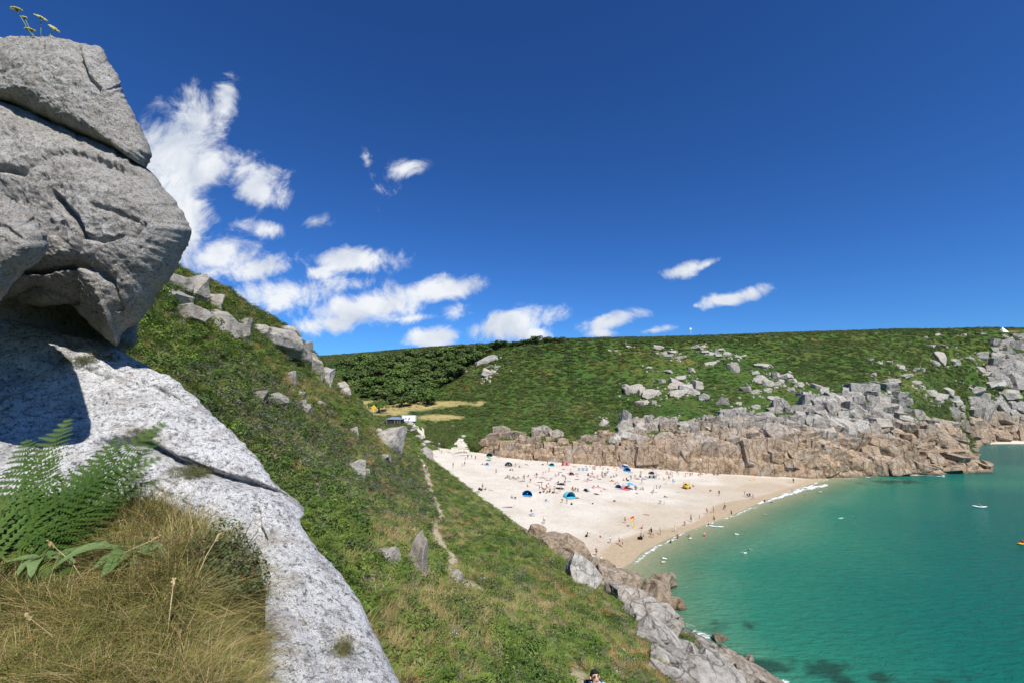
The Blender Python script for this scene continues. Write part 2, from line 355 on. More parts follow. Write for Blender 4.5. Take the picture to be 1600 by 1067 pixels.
def m_sea():
    t = NT('sea_water'); dep = t.at('depth'); foam = t.at('foam'); weed = t.at('weed')
    n = t.noise(.035, 5, .55); n2 = t.noise(.4, 4, .6, 0, None, (1, 2.2, 1))
    d2 = t.math('ADD', dep, t.math('MULTIPLY', t.math('SUBTRACT', n, .5), 1.6))
    mr = t.n('ShaderNodeMapRange'); t.l(d2, mr.inputs[0]); mr.inputs[1].default_value = 0; mr.inputs[2].default_value = 6
    c = t.ramp(mr.outputs[0], [(0, (.20, .25, .15)), (.12, (.09, .215, .13)), (.32, (.018, .15, .10)), (.62, (.004, .105, .086)), (1, (.003, .086, .078))])
    c = t.mix(.35, c, t.ramp(n2, [(.35, .75), (.65, 1.2)]), 'MULTIPLY')
    c = t.mix(t.math('MULTIPLY', weed, .85), c, (.012, .045, .035))
    fn = t.noise(.45, 9, .8, 1.2, None, (1, 1.6, 1)); fm = t.math('ADD', foam, t.math('MULTIPLY', t.math('SUBTRACT', fn, .5), 1.7))
    fmask = t.ramp(fm, [(.42, 0), (.62, 1)])
    c = t.mix(fmask, c, (.86, .88, .88))
    t.setin(t.b.inputs['Base Color'], c); t.setin(t.b.inputs['Roughness'], t.ramp(fmask, [(0, .14), (1, .8)])); t.b.inputs['Specular IOR Level'].default_value = .13; t.b.inputs['IOR'].default_value = 1.14
    w1 = t.noise(.5, 5, .6, .2, None, (1, 2.4, 1)); w2 = t.noise(2.2, 4, .6, 0, None, (1, 1.8, 1))
    b = t.bump(w1, .7, .8); t.bump(w2, .16, .8, b)
    tr = t.n('ShaderNodeBsdfTransparent'); tr.inputs[0].default_value = (.86, .97, .92, 1); mx = t.n('ShaderNodeMixShader')
    al = t.n('ShaderNodeMapRange'); t.l(dep, al.inputs[0]); al.inputs[1].default_value = .0; al.inputs[2].default_value = 1.3; al.inputs[3].default_value = .12; al.inputs[4].default_value = 1
    alpha = t.math('MAXIMUM', al.outputs[0], fmask, True)
    t.l(alpha, mx.inputs[0]); t.l(tr.outputs[0], mx.inputs[1]); t.l(t.b.outputs[0], mx.inputs[2]); t.l(mx.outputs[0], t.out.inputs[0])
    return t.m
M_GN, M_GS, M_GC, M_GB = m_granite_near(), m_granite_slab(), m_granite_cliff(), m_boulder()
M_GSH = m_boulder('granite_shore', (.80, .68, .55)); M_SAND, M_SEA = m_sand(), m_sea()
M_HILL = m_turf('hillside_turf', [(.3, (.035, .06, .014)), (.5, (.06, .10, .022)), (.68, (.16, .14, .05))], .16, ((.36, .27, .17), (.58, .48, .35)))
M_FAR = m_turf('far_hill_turf', [(.3, (.028, .06, .012)), (.48, (.05, .095, .018)), (.6, (.075, .10, .022)), (.74, (.17, .115, .04))], .035, ((.26, .21, .08), (.40, .32, .14)))
M_SOIL = m_turf('ledge_soil', [(.3, (.06, .05, .025)), (.6, (.14, .11, .05))], 3)

# ------------------------------------------------------------------ beach and sea
def z0(px, py, z=0.0):
    r = ray(px, py); d = (z - CAMZ) / r[2]; return (r[0] * d, d)
SHORE = [(6, 40), (13, 66)] + [z0(*q) for q in ((955, 896), (985, 880), (1003, 862), (1045, 840), (1100, 820), (1140, 806), (1190, 783), (1240, 765), (1290, 748), (1318, 741), (1345, 739))] + [(175, 203), (260, 225)]
SHX = np.array([s[0] for s in SHORE]); SHY = np.array([s[1] for s in SHORE])
def shore_sd(x, y):
    """signed distance to the waterline, positive up the beach"""
    x = np.asarray(x, float); y = np.asarray(y, float); d = seg_dist(x, y, SHORE)
    return np.where(y > np.interp(x, SHX, SHY), d, -d)
def beach_z(x, y):
    s = shore_sd(x, y)
    up = .050 * s + .028 * np.maximum(s - 18, 0); up = np.where(s > 150, .05 * 150 + .028 * 132 + (s - 150) * .03, up)
    return np.where(s > 0, up, .06 * s)
def build_beach():
    xs = np.arange(-75, 262, 1.15); ys = np.arange(38, 262, 1.15)
    X, Y = np.meshgrid(xs, ys, indexing='ij'); x = X.ravel(); y = Y.ravel(); s = shore_sd(x, y)
    p = np.stack([x, y, x * 0], 1)
    z = beach_z(x, y) + .10 * fbm(p, .12, 3, 3) * sm(s, 2, 20) + .05 * fbm(p, .7, 3, 5) * sm(s, 8, 22)
    z = z - 5 * sm(x, 152, 178)
    V = np.stack([x, y, z], 1); me = mesh_from('beach', V, grid_faces(len(xs), len(ys)))
    px, py = to_px(V)
    wet = sm(-s + 5.5 * fbm(p, .03, 2, 9) + 5.5, 0, 2.6)
    pool = np.maximum(sm(-np.hypot((px - 1190) / 46, (py - 762) / 9) + 1.1 + .25 * fbm(p, .1, 3, 4), 0, .25), sm(-np.hypot((px - 1262) / 40, (py - 752) / 5) + 1.1, 0, .25))
    dampband = .55 * sm(fbm(p, .045, 3, 12) + .55 - s / 45, 0, .5) * sm(s, 0, 6)
    attr(me, 'wet', np.clip(np.maximum(np.maximum(wet, dampband), pool * .75), 0, 1))
    return tag(link('beach', me, M_SAND), kind='structure')
WEED = [(1300, 1042, 60, 22), (1375, 1052, 36, 16), (1172, 980, 18, 9), (1205, 1040, 60, 20), (1105, 985, 40, 14), (1530, 739, 26, 3), (1400, 752, 60, 5), (1010, 935, 24, 8), (1140, 1025, 50, 20), (1455, 1066, 60, 14)]
FOAM = [(1095, 996, 22, 10, .8), (1150, 1046, 24, 10, .75), (1325, 747, 34, 4, .65), (1425, 741, 40, 3, .7), (1560, 692, 60, 3, .55), (1012, 856, 22, 5, .6), (1075, 980, 16, 8, .7), (1200, 1060, 30, 9, .7)]
def build_sea():
    pys = np.concatenate([[630.35, 631, 633, 637, 645, 655, 668], np.arange(676, 800, 1.6), np.arange(800, 1100, 3), np.arange(1100, 1900, 60)])
    pxs = np.concatenate([np.arange(-1500, 880, 160), np.arange(880, 1640, 3.5), np.arange(1640, 4200, 130)])
    A, B = np.meshgrid(pxs, pys, indexing='ij'); a = A.ravel() - 800; b = 533.5 - B.ravel()
    dy = CP * FPX - SP * b; zz = (SP * FPX + CP * b); d = -CAMZ * dy / zz
    x = a / dy * d; y = d; p = np.stack([x, y, x * 0], 1); px, py = A.ravel(), B.ravel()
    s = -shore_sd(x, y) + 1.4 * fbm(p, .12, 3, 21)
    dep = np.clip(s, 0, None) * .088
    dep = np.where((x > 140) & (y > 230), np.clip((420 - y + (x - 400) * .2) * .06, 2.0, 6), dep)
    dep = np.maximum(dep, 3.2 * sm(x, 135, 170) * sm(y, 150, 200)); foam = np.zeros(len(x)); weed = np.zeros(len(x))
    for cx, cy, rx, ry, st in FOAM: foam = np.maximum(foam, .62 * st * sm(1.35 - np.hypot((px - cx) / rx, (py - cy) / ry), 0, 1.1))
    for cx, cy, rx, ry in WEED: weed = np.maximum(weed, sm(1.2 - np.hypot((px - cx) / rx, (py - cy) / ry) + 1.5 * fbm(p, .28, 4, 8) + .6 * fbm(p, .9, 3, 9) - .25, 0, 1.0))
    for ln, wd, st in (([(1186, 786), (1215, 777), (1240, 769), (1262, 763), (1292, 757)], 2.6, 1.0), ([(1222, 771), (1240, 764), (1256, 760)], 3, .8), ([(1296, 744), (1330, 741), (1362, 742)], 3.2, .95), ([(1375, 742), (1430, 740), (1475, 743)], 2.6, .9), ([(1480, 693), (1600, 690)], 2.2, .9), ([(1500, 699), (1580, 697)], 1.2, .6), ([(1140, 808), (1168, 797), (1186, 790)], 1.2, .8), ([(1000, 868), (1030, 852), (1062, 840)], 2.2, .7), ([(1020, 870), (1050, 850)], 1.6, .5), ([(1052, 975), (1068, 990), (1095, 1002), (1118, 1014)], 6, 1.05), ([(1120, 1020), (1150, 1042), (1180, 1055), (1230, 1066)], 6, .95), ([(1085, 985), (1112, 996)], 5, .85), ([(1310, 808), (1328, 808)], 1.3, .9)):
        foam = np.maximum(foam, .6 * st * sm(1.5 - seg_dist(px, py + 1.5 * fbm(p, .3, 2, 5), ln) / wd, 0, 1.2))
    edge = sm(1.0 - np.abs(s - .7) / 1.1, 0, 1) * .85 * sm(fbm(p, .05, 3, 31), -.25, .3); foam = np.maximum(foam, np.where((y < 215) & (x < 150), edge * .7, 0))
    z = np.where((s > -3) | (x > 150), 0.0, -.25) + .05 * fbm(p, .09, 3, 2) * sm(s, 2, 12)
    me = mesh_from('sea', np.stack([x, y, z], 1), grid_faces(len(pxs), len(pys))[:, ::-1])
    attr(me, 'depth', dep); attr(me, 'foam', foam); attr(me, 'weed', weed)
    return tag(link('sea', me, M_SEA), kind='structure')
beach = build_beach(); sea = build_sea()

# ------------------------------------------------------------------ near hillside: feature lines running away from the camera
def curve(pts, y):
    a = np.array(sorted(pts, key=lambda q: q[1])); return np.stack([smooth1(y, a[:, 1], a[:, 0]), y, smooth1(y, a[:, 1], a[:, 2])], 1)
HY = np.concatenate([np.arange(-24, 40, .5), np.arange(40, 100, .8), np.arange(100, 214, 1.1)])
def near_hill():
    W = lambda x, y, z: (x, y, z)
    f0 = [W(50, -24, -1), W(43, 10, -1), W(36, 32, -1)] + [(*z0(a, b), -1.0) for a, b in ((1228, 1070), (1130, 1022), (1062, 988), (1036, 955))] + [W(16, 87, -.5), W(4.5, 108, .5), W(-8, 130, 2.5), W(-16, 150, 4), W(-27, 178, 6), W(-36, 214, 8)]
    f1 = [W(45, -24, 5), W(37, 10, 5), W(30, 32, 4.6), W(21.5, 54, 4.4), W(15, 64, 4.2), W(14.5, 70, 3.8), W(11, 87, 3), W(2.5, 108, 2.2), W(-10, 130, 3.8), W(-18, 150, 5), W(-28, 178, 7), W(-37, 214, 9)]
    f2 = [W(30, -24, 10), W(24, 10, 9.6), P(1150, 1067, 38), P(992, 962, 52), P(890, 882, 74), P(818, 832, 101), P(775, 797, 122), P(712, 748, 150), P(652, 704, 178), W(-40, 214, 12)]
    f4 = [W(1, -24, 25.5), W(.9, 2, 24.2), W(1.9, 10, 22.7), P(708, 890, 29), P(694, 820, 50), P(681, 780, 70), P(666, 738, 100), P(640, 712, 130), P(628, 694, 150), P(630, 690, 178), W(-46, 214, 14)]
    f7 = [W(-21, -24, 41), W(-23, 10, 40.5), P(283, 425, 38), P(345, 452, 52), P(432, 506, 70), P(498, 562, 100), P(543, 612, 130), P(590, 657, 152), P(622, 684, 178), W(-54, 214, 17.5)]
    f8 = [W(-34, -24, 46), W(-36, 10, 45), W(-40, 38, 43.5), W(-44, 70, 44), W(-54, 100, 40.5), W(-60, 130, 34.5), W(-58, 152, 26.5), W(-56, 178, 18.5), W(-62, 214, 19)]
    f9 = [W(-110, -24, 50), W(-110, 38, 47), W(-110, 100, 44), W(-110, 152, 34), W(-110, 214, 26)]
    C = {k: curve(v, HY) for k, v in dict(a=f0, b=f1, c=f2, e=f4, h=f7, i=f8, j=f9).items()}
    up = np.array([0, 0, 1.0])
    C['d'] = lerp(C['c'], C['e'], .5) + up * .5
    C['f'] = lerp(C['e'], C['h'], .34) - up * .5
    C['g'] = lerp(C['e'], C['h'], .68) - up * .2
    keys = 'abcdefghij'; cnt = dict(zip('abcdefghi', (8, 14, 22, 24, 20, 20, 22, 10, 8)))
    rows = []; tt = []
    for i, k in enumerate(keys[:-1]):
        n = cnt[k]
        for q in range(n): rows.append((i, q / n))
    rows.append((8, 1.0))
    A = np.stack([C[k] for k in keys], 0); out = []
    for i, t in rows:   # Catmull-Rom across the feature lines
        p0, p1, p2, p3 = A[max(i - 1, 0)], A[i], A[i + 1], A[min(i + 2, len(keys) - 1)]
        t0, t1 = (p2 - p0) * .35, (p3 - p1) * .35
        out.append((2*t**3 - 3*t**2 + 1) * p1 + (t**3 - 2*t**2 + t) * t0 + (-2*t**3 + 3*t**2) * p2 + (t**3 - t**2) * t1)
        tt.append(i + t)
    G = np.stack(out, 0); tt = np.array(tt)[:, None] * np.ones(len(HY))[None]
    V = G.reshape(-1, 3); T = tt.ravel(); dist = np.hypot(V[:, 0], V[:, 1])
    amp = np.interp(dist, [0, 8, 25, 80, 200], [.05, .12, .3, .6, .5]) * sm(T, .3, 1.4)
    px, py = to_px(V)
    PATH = [(930, 1080), (860, 985), (760, 925), (704, 905), (708, 870), (694, 852), (678, 828), (688, 800), (676, 772), (668, 745), (663, 728), (655, 712)]
    pd = seg_dist(px, py, PATH) * np.maximum(V[:, 1], 1) / FPX
    onp = (V[:, 1] > 4) & (T > 2.2) & (T < 6)
    path = np.where(onp, sm(-pd + .58 + .3 * fbm(V, .5, 2, 4), 0, .4), 0)
    path *= np.where((py < 930) | (py > 1035), 1, .15)
    V[:, 2] += amp * (fbm(V, .11, 5, 11) * 1.7 + .5 * fbm(V, .6, 3, 12)) * (1 - .7 * path) - .25 * path
    V[:, 0] += amp * .6 * fbm(V + 50, .13, 4, 13)
    me = mesh_from('hillside', V, grid_faces(len(rows), len(HY))[:, ::-1])
    attr(me, 'path', path)
    return me, V, T, path, len(rows)
me_h, HV, HT, HPATH, HROWS = near_hill()
hill = tag(link('hillside', me_h, M_HILL), kind='structure'); me_h.materials.append(M_GSH)
_ft = HT.reshape(HROWS, len(HY)); _fc = (_ft[:-1, :-1] + .35 * fbm(HV, .15, 3, 5).reshape(HROWS, len(HY))[:-1, :-1]).ravel()
me_h.polygons.foreach_set('material_index', (_fc < 1.75).astype(np.int32))

# ------------------------------------------------------------------ far hill, valley and headland
FARC = {  # column px : rows of (py, depth); row 0 foot of the cliff, row 1 top of the cliff, row 7 skyline
    380:  [(700, 190), (668, 225), (640, 290), (620, 335), (600, 380), (580, 440), (568, 500), (560, 560), (559, 700)],
    500:  [(700, 190), (666, 220), (642, 290), (622, 330), (600, 375), (580, 430), (566, 480), (557, 540), (556, 680)],
    620:  [(694, 190), (664, 232), (646, 280), (632, 308), (605, 350), (580, 400), (562, 440), (548, 490), (547, 640)],
    700:  [(699, 212), (678, 230), (655, 262), (636, 295), (606, 330), (580, 366), (560, 396), (542, 430), (541, 560)],
    745:  [(702, 207), (684, 219), (664, 243), (636, 275), (604, 310), (576, 342), (556, 372), (540, 404), (539, 520)],
    800:  [(713, 197), (691, 207), (670, 226), (640, 254), (604, 290), (572, 324), (552, 350), (537, 376), (536, 500)],
    880:  [(718, 193), (697, 202), (672, 219), (642, 243), (604, 277), (570, 307), (549, 328), (532, 352), (531, 480)],
    960:  [(720, 191), (690, 202), (664, 222), (634, 248), (602, 274), (570, 303), (549, 325), (530, 350), (529, 480)],
    1050: [(721, 189), (674, 203), (655, 216), (627, 243), (597, 271), (564, 300), (545, 322), (528, 350), (527, 480)],
    1150: [(723, 187), (667, 204), (650, 217), (622, 244), (592, 274), (560, 306), (541, 330), (525, 358), (524, 490)],
    1250: [(735, 186), (655, 206), (637, 221), (612, 248), (587, 278), (557, 313), (538, 342), (521, 372), (520, 500)],
    1350: [(743, 193), (636, 219), (620, 235), (600, 260), (577, 290), (551, 325), (534, 355), (518, 388), (517, 510)],
    1430: [(740, 197), (655, 219), (642, 236), (618, 270), (592, 304), (560, 340), (538, 372), (516, 408), (515, 520)],
    1475: [(739, 200), (685, 216), (672, 236), (648, 285), (612, 325), (570, 358), (540, 386), (516, 418), (515, 530)],
    1510: [(737, 203), (706, 218), (700, 234), (684, 318), (640, 348), (580, 374), (545, 396), (515, 426), (514, 535)],
    1550: [(735, 207), (731, 222), (742, 250), (694, 352), (650, 362), (590, 380), (550, 400), (514, 430), (514, 540)],
    1600: [(760, 215), (770, 240), (735, 290), (690, 364), (648, 370), (585, 383), (548, 402), (515, 432), (514, 545)],
    1720: [(760, 225), (770, 250), (735, 300), (687, 378), (640, 384), (580, 394), (545, 410), (513, 440), (512, 560)],
    2100: [(740, 260), (745, 290), (720, 330), (680, 410), (630, 418), (575, 430), (545, 445), (515, 470), (514, 600)]}
def far_hill():
    cols = sorted(FARC); A = np.array([[P(c, py, d) for (py, d) in FARC[c]] for c in cols])     # [col,row,3]
    cpx = np.concatenate([np.arange(380, 700, 5), np.arange(700, 1640, 3.2), np.arange(1640, 2101, 20)])
    rows = []; cnt = [26, 12, 20, 24, 24, 18, 18, 8]
    for i, n in enumerate(cnt): rows += [i + q / n for q in range(n)]
    rows = np.array(rows + [8.0])
    B = np.empty((len(cpx), 9, 3))
    for r in range(9):
        for k in range(3): B[:, r, k] = smooth1(cpx, cols, A[:, r, k])
    G = np.empty((len(cpx), len(rows), 3)); i = np.clip(rows.astype(int), 0, 7); t = (rows - i)[None, :, None]
    p0, p1, p2, p3 = B[:, np.maximum(i - 1, 0)], B[:, i], B[:, i + 1], B[:, np.minimum(i + 2, 8)]
    t0, t1 = (p2 - p0) * .3, (p3 - p1) * .3
    G = (2*t**3 - 3*t**2 + 1) * p1 + (t**3 - 2*t**2 + t) * t0 + (-2*t**3 + 3*t**2) * p2 + (t**3 - t**2) * t1
    V = G.reshape(-1, 3); T = np.tile(rows, len(cpx)); CX = np.repeat(cpx, len(rows))
    V[:, 2] -= 5.0 * sm(.14 - T, 0, .14); V[:, 1] += 2.2 * sm(.5 - T, 0, .5) * sm(1300 - CX, 0, 60)
    V[:, 2] += (fbm(V, .022, 4, 41) * 2.6 + fbm(V, .12, 4, 42) * .7) * sm(T, .9, 2.2) * (1 - .75 * sm(T, 6.2, 7))
    rk = sm(1.15 - T, 0, .3) * sm(CX, 735, 770)
    V[:, 1] += rk * (fbm(V, .16, 4, 43, ridged=True) * 1.6); V[:, 2] += rk * fbm(V, .25, 3, 44) * 1.0
    me = mesh_from('far_hill', V, grid_faces(len(cpx), len(rows))[:, ::-1])
    me.materials.append(M_FAR); me.materials.append(M_GC)
    px_, py_ = to_px(V); mead = np.maximum.reduce([sm(1.25 - np.hypot((px_ - cx) / rx, (py_ - cy) / ry) + .5 * fbm(V, .06, 3, 71), 0, .4) for cx, cy, rx, ry in ((620, 634, 75, 8), (700, 630, 45, 5), (600, 644, 40, 5), (690, 652, 30, 4))]); attr(me, 'path', mead * .9)
    # bare rock where the cliff band is
    nr = len(rows); fr = np.tile((rows[:-1] + rows[1:]) / 2, len(cpx) - 1); fc = np.repeat((cpx[:-1] + cpx[1:]) / 2, nr - 1)
    wob = .18 * np.sin(fc * .09) + .12 * np.sin(fc * .23)
    rock = ((fr < 1.02 + wob * .6) & (fc > 748) & (fc < 1500)) | ((fr < 2.0) & (fc >= 1440)) | ((fr > 2.5) & (fr < 4.35 + wob) & (fc > 1520))
    me.polygons.foreach_set('material_index', rock.astype(np.int32))
    return me, V, T, CX
me_f, FV, FT, FCX = far_hill()
far = link('far_hill', me_f); tag(far, kind='structure')

def bvh(me):
    return BVHTree.FromPolygons([tuple(v.co) for v in me.vertices], [tuple(p.vertices) for p in me.polygons])
T_H, T_F, T_B = bvh(me_h), bvh(me_f), bvh(beach.data)
def hit(px, py, *trees):
    d = Vector(ray(px, py)).normalized(); best = None
    for t in trees:
        loc, nrm, idx, dist = t.ray_cast(cam.location, d, 900)
        if loc is not None and (best is None or dist < best[2]): best = (loc, nrm, dist)
    return best
def ground_z(x, y):
    z = -9
    for t in (T_H, T_F, T_B):
        loc = t.ray_cast(Vector((x, y, 200)), Vector((0, 0, -1)), 400)[0]
        if loc is not None: z = max(z, loc.z)
    return z

# ------------------------------------------------------------------ foreground granite: traced outline, real depth, real thickness
def traced_rock(name, outline, depth, front, back, mat, label, cat='rock', centre=None, cracks=(), rough=.05, seed=1, NA=420, NR=110, pw=2.4, lumps=.12, edge=2.2, spikes=.0, plates=0.0):
    O = np.array(outline, float); O = np.vstack([O, O[:1]]); L = np.r_[0, np.cumsum(np.hypot(*np.diff(O, axis=0).T))]
    # round the traced polygon a little, then roughen it
    q = np.linspace(0, L[-1], NA, endpoint=False); bx, by = np.interp(q, L, O[:, 0]), np.interp(q, L, O[:, 1])
    for _ in range(2): bx = (np.roll(bx, 1) + bx * 2 + np.roll(bx, -1)) / 4; by = (np.roll(by, 1) + by * 2 + np.roll(by, -1)) / 4
    c = np.array(centre or (O[:-1, 0].mean(), O[:-1, 1].mean()))
    pb = np.stack([bx, by, bx * 0], 1); k = edge * (fbm(pb, .05, 3, seed) * 1.6 + fbm(pb, .2, 2, seed + 3))
    dx, dy = bx - c[0], by - c[1]; ln = np.hypot(dx, dy); bx = bx + dx / ln * k; by = by + dy / ln * k
    r = np.linspace(0, 1, NR) ** .8; rb = np.linspace(1, 0, 26)[1:] 
    PX = c[0] + (bx - c[0])[:, None] * np.r_[r, rb][None]; PY = c[1] + (by - c[1])[:, None] * np.r_[r, rb][None]
    rr = np.r_[r, rb][None] * np.ones((NA, 1)); fr = np.r_[np.ones(NR), np.zeros(25)][None] * np.ones((NA, 1))
    D = depth(PX, PY); prof = (1 - rr ** pw) ** (1 / pw)
    D = D - fr * prof * front + (1 - fr) * prof * back
    a = PX - 800; b = 533.5 - PY; dyv = CP * FPX - SP * b
    V = np.stack([a / dyv * D, D, CAMZ + (SP * FPX + CP * b) / dyv * D], -1).reshape(-1, 3)
    px, py, f = PX.ravel(), PY.ravel(), fr.ravel(); ins = (1 - rr.ravel() ** 6)
    push = lumps * fbm(V, .9, 3, seed + 20) * ins
    push = push + rough * (fbm(V, 3.2, 5, seed + 30, .6) + .6 * fbm(V, 5, 3, seed + 33, .55, True)) * (.35 + .65 * ins)
    push = push + rough * .42 * fbm(V, 17, 3, seed + 36, .6)
    if plates:   # stepped joint faces
        h = fbm(V, 1.1, 3, seed + 50); st = np.floor(h * 5) / 5; push = push + plates * st * ins
    V[:, 1] += np.where(f > 0, -push, push); V[:, 2] += push * .35
    for line, w, dp in cracks:
        wob = 5 * fbm(np.stack([px, py, px * 0], 1), .03, 3, seed + 60); d = seg_dist(px + wob, py + wob * .7, line)
        V[:, 1] += f * dp * np.exp(-(d / w) ** 2); V[:, 2] -= f * dp * .25 * np.exp(-(d / w) ** 2)
    F = grid_faces(NA, NR + 25, True)
    V, o = recentre(V); me = mesh_from(name, V, F); ob = link(name, me, mat, loc=o)
    return tag(ob, label, cat)
lin = lambda a, b, c: (lambda x, y: a + b * x + c * y)
ROCKS_FG = []
ROCKS_FG.append(traced_rock('capstone_boulder', [(-130,80),(-60,66),(0,58),(30,58),(62,57),(100,62),(135,68),(155,75),(172,95),(188,125),(195,150),(210,180),(222,205),(236,230),(238,248),(229,265),(215,258),(190,240),(150,222),(110,206),(70,188),(30,170),(0,158),(-130,130)],
    lin(5.55, -.0012, .0), .62, 1.5, M_GN, 'grey rough granite capstone balanced on top of the boulder stack with yellow flowers on it', 'boulder', (85,150),
    [([(122,78),(126,110),(150,135)], 4, .09), ([(0,115),(40,108)], 5, .04)], .045, 3, NR=90))
ROCKS_FG.append(traced_rock('overhanging_boulder', [(-130,120),(-40,145),(0,156),(40,172),(90,193),(140,215),(190,235),(224,257),(250,287),(275,315),(290,340),(298,358),(296,380),(285,405),(270,430),(250,455),(237,478),(222,498),(206,510),(192,516),(184,540),(166,530),(146,512),(126,490),(112,476),(80,472),(50,464),(20,466),(-30,470),(-130,440)],
    lin(5.25, -.0005, .0006), .75, 1.9, M_GN, 'huge grey granite boulder bulging over the pale slab, below the capstone', 'boulder', (110,350),
    [([(-10,262),(30,262),(70,242),(105,235),(150,250),(215,275)], 5, .10), ([(85,305),(122,345),(128,370),(118,410),(112,470)], 5, .16), ([(128,370),(165,380),(190,372)], 4, .07), ([(118,410),(150,418),(175,440),(185,480)], 6, .10), ([(150,325),(215,345)], 4, .05), ([(30,425),(80,418),(118,410)], 7, .18), ([(210,370),(225,350)], 3, .05)], .05, 9, NR=125, NA=480))
ROCKS_FG.append(traced_rock('rounded_boulder', [(-170,270),(-90,280),(0,300),(25,315),(50,338),(72,363),(79,384),(66,405),(45,424),(20,440),(6,465),(-20,484),(-90,500),(-170,500)],
    lin(3.75, -.0008, .0), .5, 1.1, M_GN, 'rounded grey boulder wedged under the overhanging rock beside the fern', 'boulder', (-40,390), [([(-60,330),(0,350),(30,372)], 4, .04)], .045, 15, NR=80))
ROCKS_FG.append(traced_rock('recess_rock', [(-140,400),(-40,395),(60,400),(150,420),(215,470),(215,540),(170,565),(60,545),(-140,540)],
    lin(6.9, -.001, .0), .35, .9, M_GN, 'shaded rock at the back of the hollow under the overhang', 'rock', (40,470), [], .07, 25, NR=50, NA=240))
ROCKS_FG.append(traced_rock('chock_stone', [(22,452),(48,432),(88,420),(112,432),(116,455),(112,474),(70,478),(35,475)],
    lin(5.35, 0, 0), .3, .8, M_GN, 'small grey chock stone jammed below the overhanging boulder', 'rock', (72,454), [], .04, 28, NR=40, NA=200))
slab_depth = lambda x, y: np.maximum(5.6 + .001566 * x - .00524 * (y - 500), 1.9)
ROCKS_FG.append(traced_rock('granite_slab', [(-220,470),(-90,485),(0,498),(40,505),(100,522),(160,535),(195,552),(232,572),(272,590),(310,625),(345,660),(380,690),(410,728),(440,768),(466,800),(482,842),(520,880),(547,915),(567,950),(592,1000),(616,1050),(640,1100),(640,1150),(560,1190),(250,1190),(-220,1190)],
    slab_depth, .42, 1.6, M_GS, 'pale lichen covered granite slab sloping down beside the dry grass', 'rock', (230,830),
    [([(150,692),(215,690),(260,715),(330,742),(400,760),(450,780),(468,800)], 8, .22), ([(70,560),(160,590),(240,610),(300,640)], 9, .09), ([(390,800),(402,860),(380,930),(365,975)], 11, .13), ([(300,600),(360,690)], 5, .05), ([(180,740),(300,800),(420,850)], 10, .06), ([(440,930),(500,1010),(520,1067)], 8, .06)], .05, 40, NA=560, NR=170, pw=2.0, lumps=.18, edge=2.6))
# turf ledge in front of the slab; it runs back under the photographer's feet
def ledge_depth(px, py): return np.interp(py, [700, 800, 900, 1067, 1300], [3.5, 3.05, 2.55, 2.0, 1.5])
def build_ledge():
    us = np.linspace(0, 1, 70); vs = np.linspace(0, 1, 60); V = []
    right = lambda y: np.interp(y, [770, 800, 850, 930, 985, 1067, 1200], [300, 345, 372, 352, 345, 392, 430])
    for u in us:
        for v in vs:
            py = lerp(775, 1240, v); px = lerp(-260, right(py), u); d = ledge_depth(px, py) + .25 * max(0, u - .86) ** 1.0 * 0
            x, y, z = P(px, py, d); e = sm(u, .88, 1.0); V.append((x, y + e * .35, z - e * .35 + 0.0))
    V = np.array(V); V[:, 2] += .05 * fbm(V, 2.2, 3, 71) - .02
    n = len(V); B = V.copy(); B[:, 2] -= 1.3; B[:, 1] += .2
    F = grid_faces(len(us), len(vs)).tolist()
    nv = len(vs); nu = len(us)
    ring = [i * nv for i in range(nu)] + [(nu - 1) * nv + j for j in range(1, nv)] + [i * nv + nv - 1 for i in range(nu - 2, -1, -1)] + [j for j in range(nv - 2, 0, -1)]
    F += [(ring[k], ring[(k + 1) % len(ring)], ring[(k + 1) % len(ring)] + n, ring[k] + n) for k in range(len(ring))]
    V, o = recentre(np.vstack([V, B])); me = mesh_from('turf_ledge', V, F)
    return tag(link('turf_ledge', me, M_SOIL, loc=o), kind='structure'), me, o
ledge, me_l, ledge_o = build_ledge()

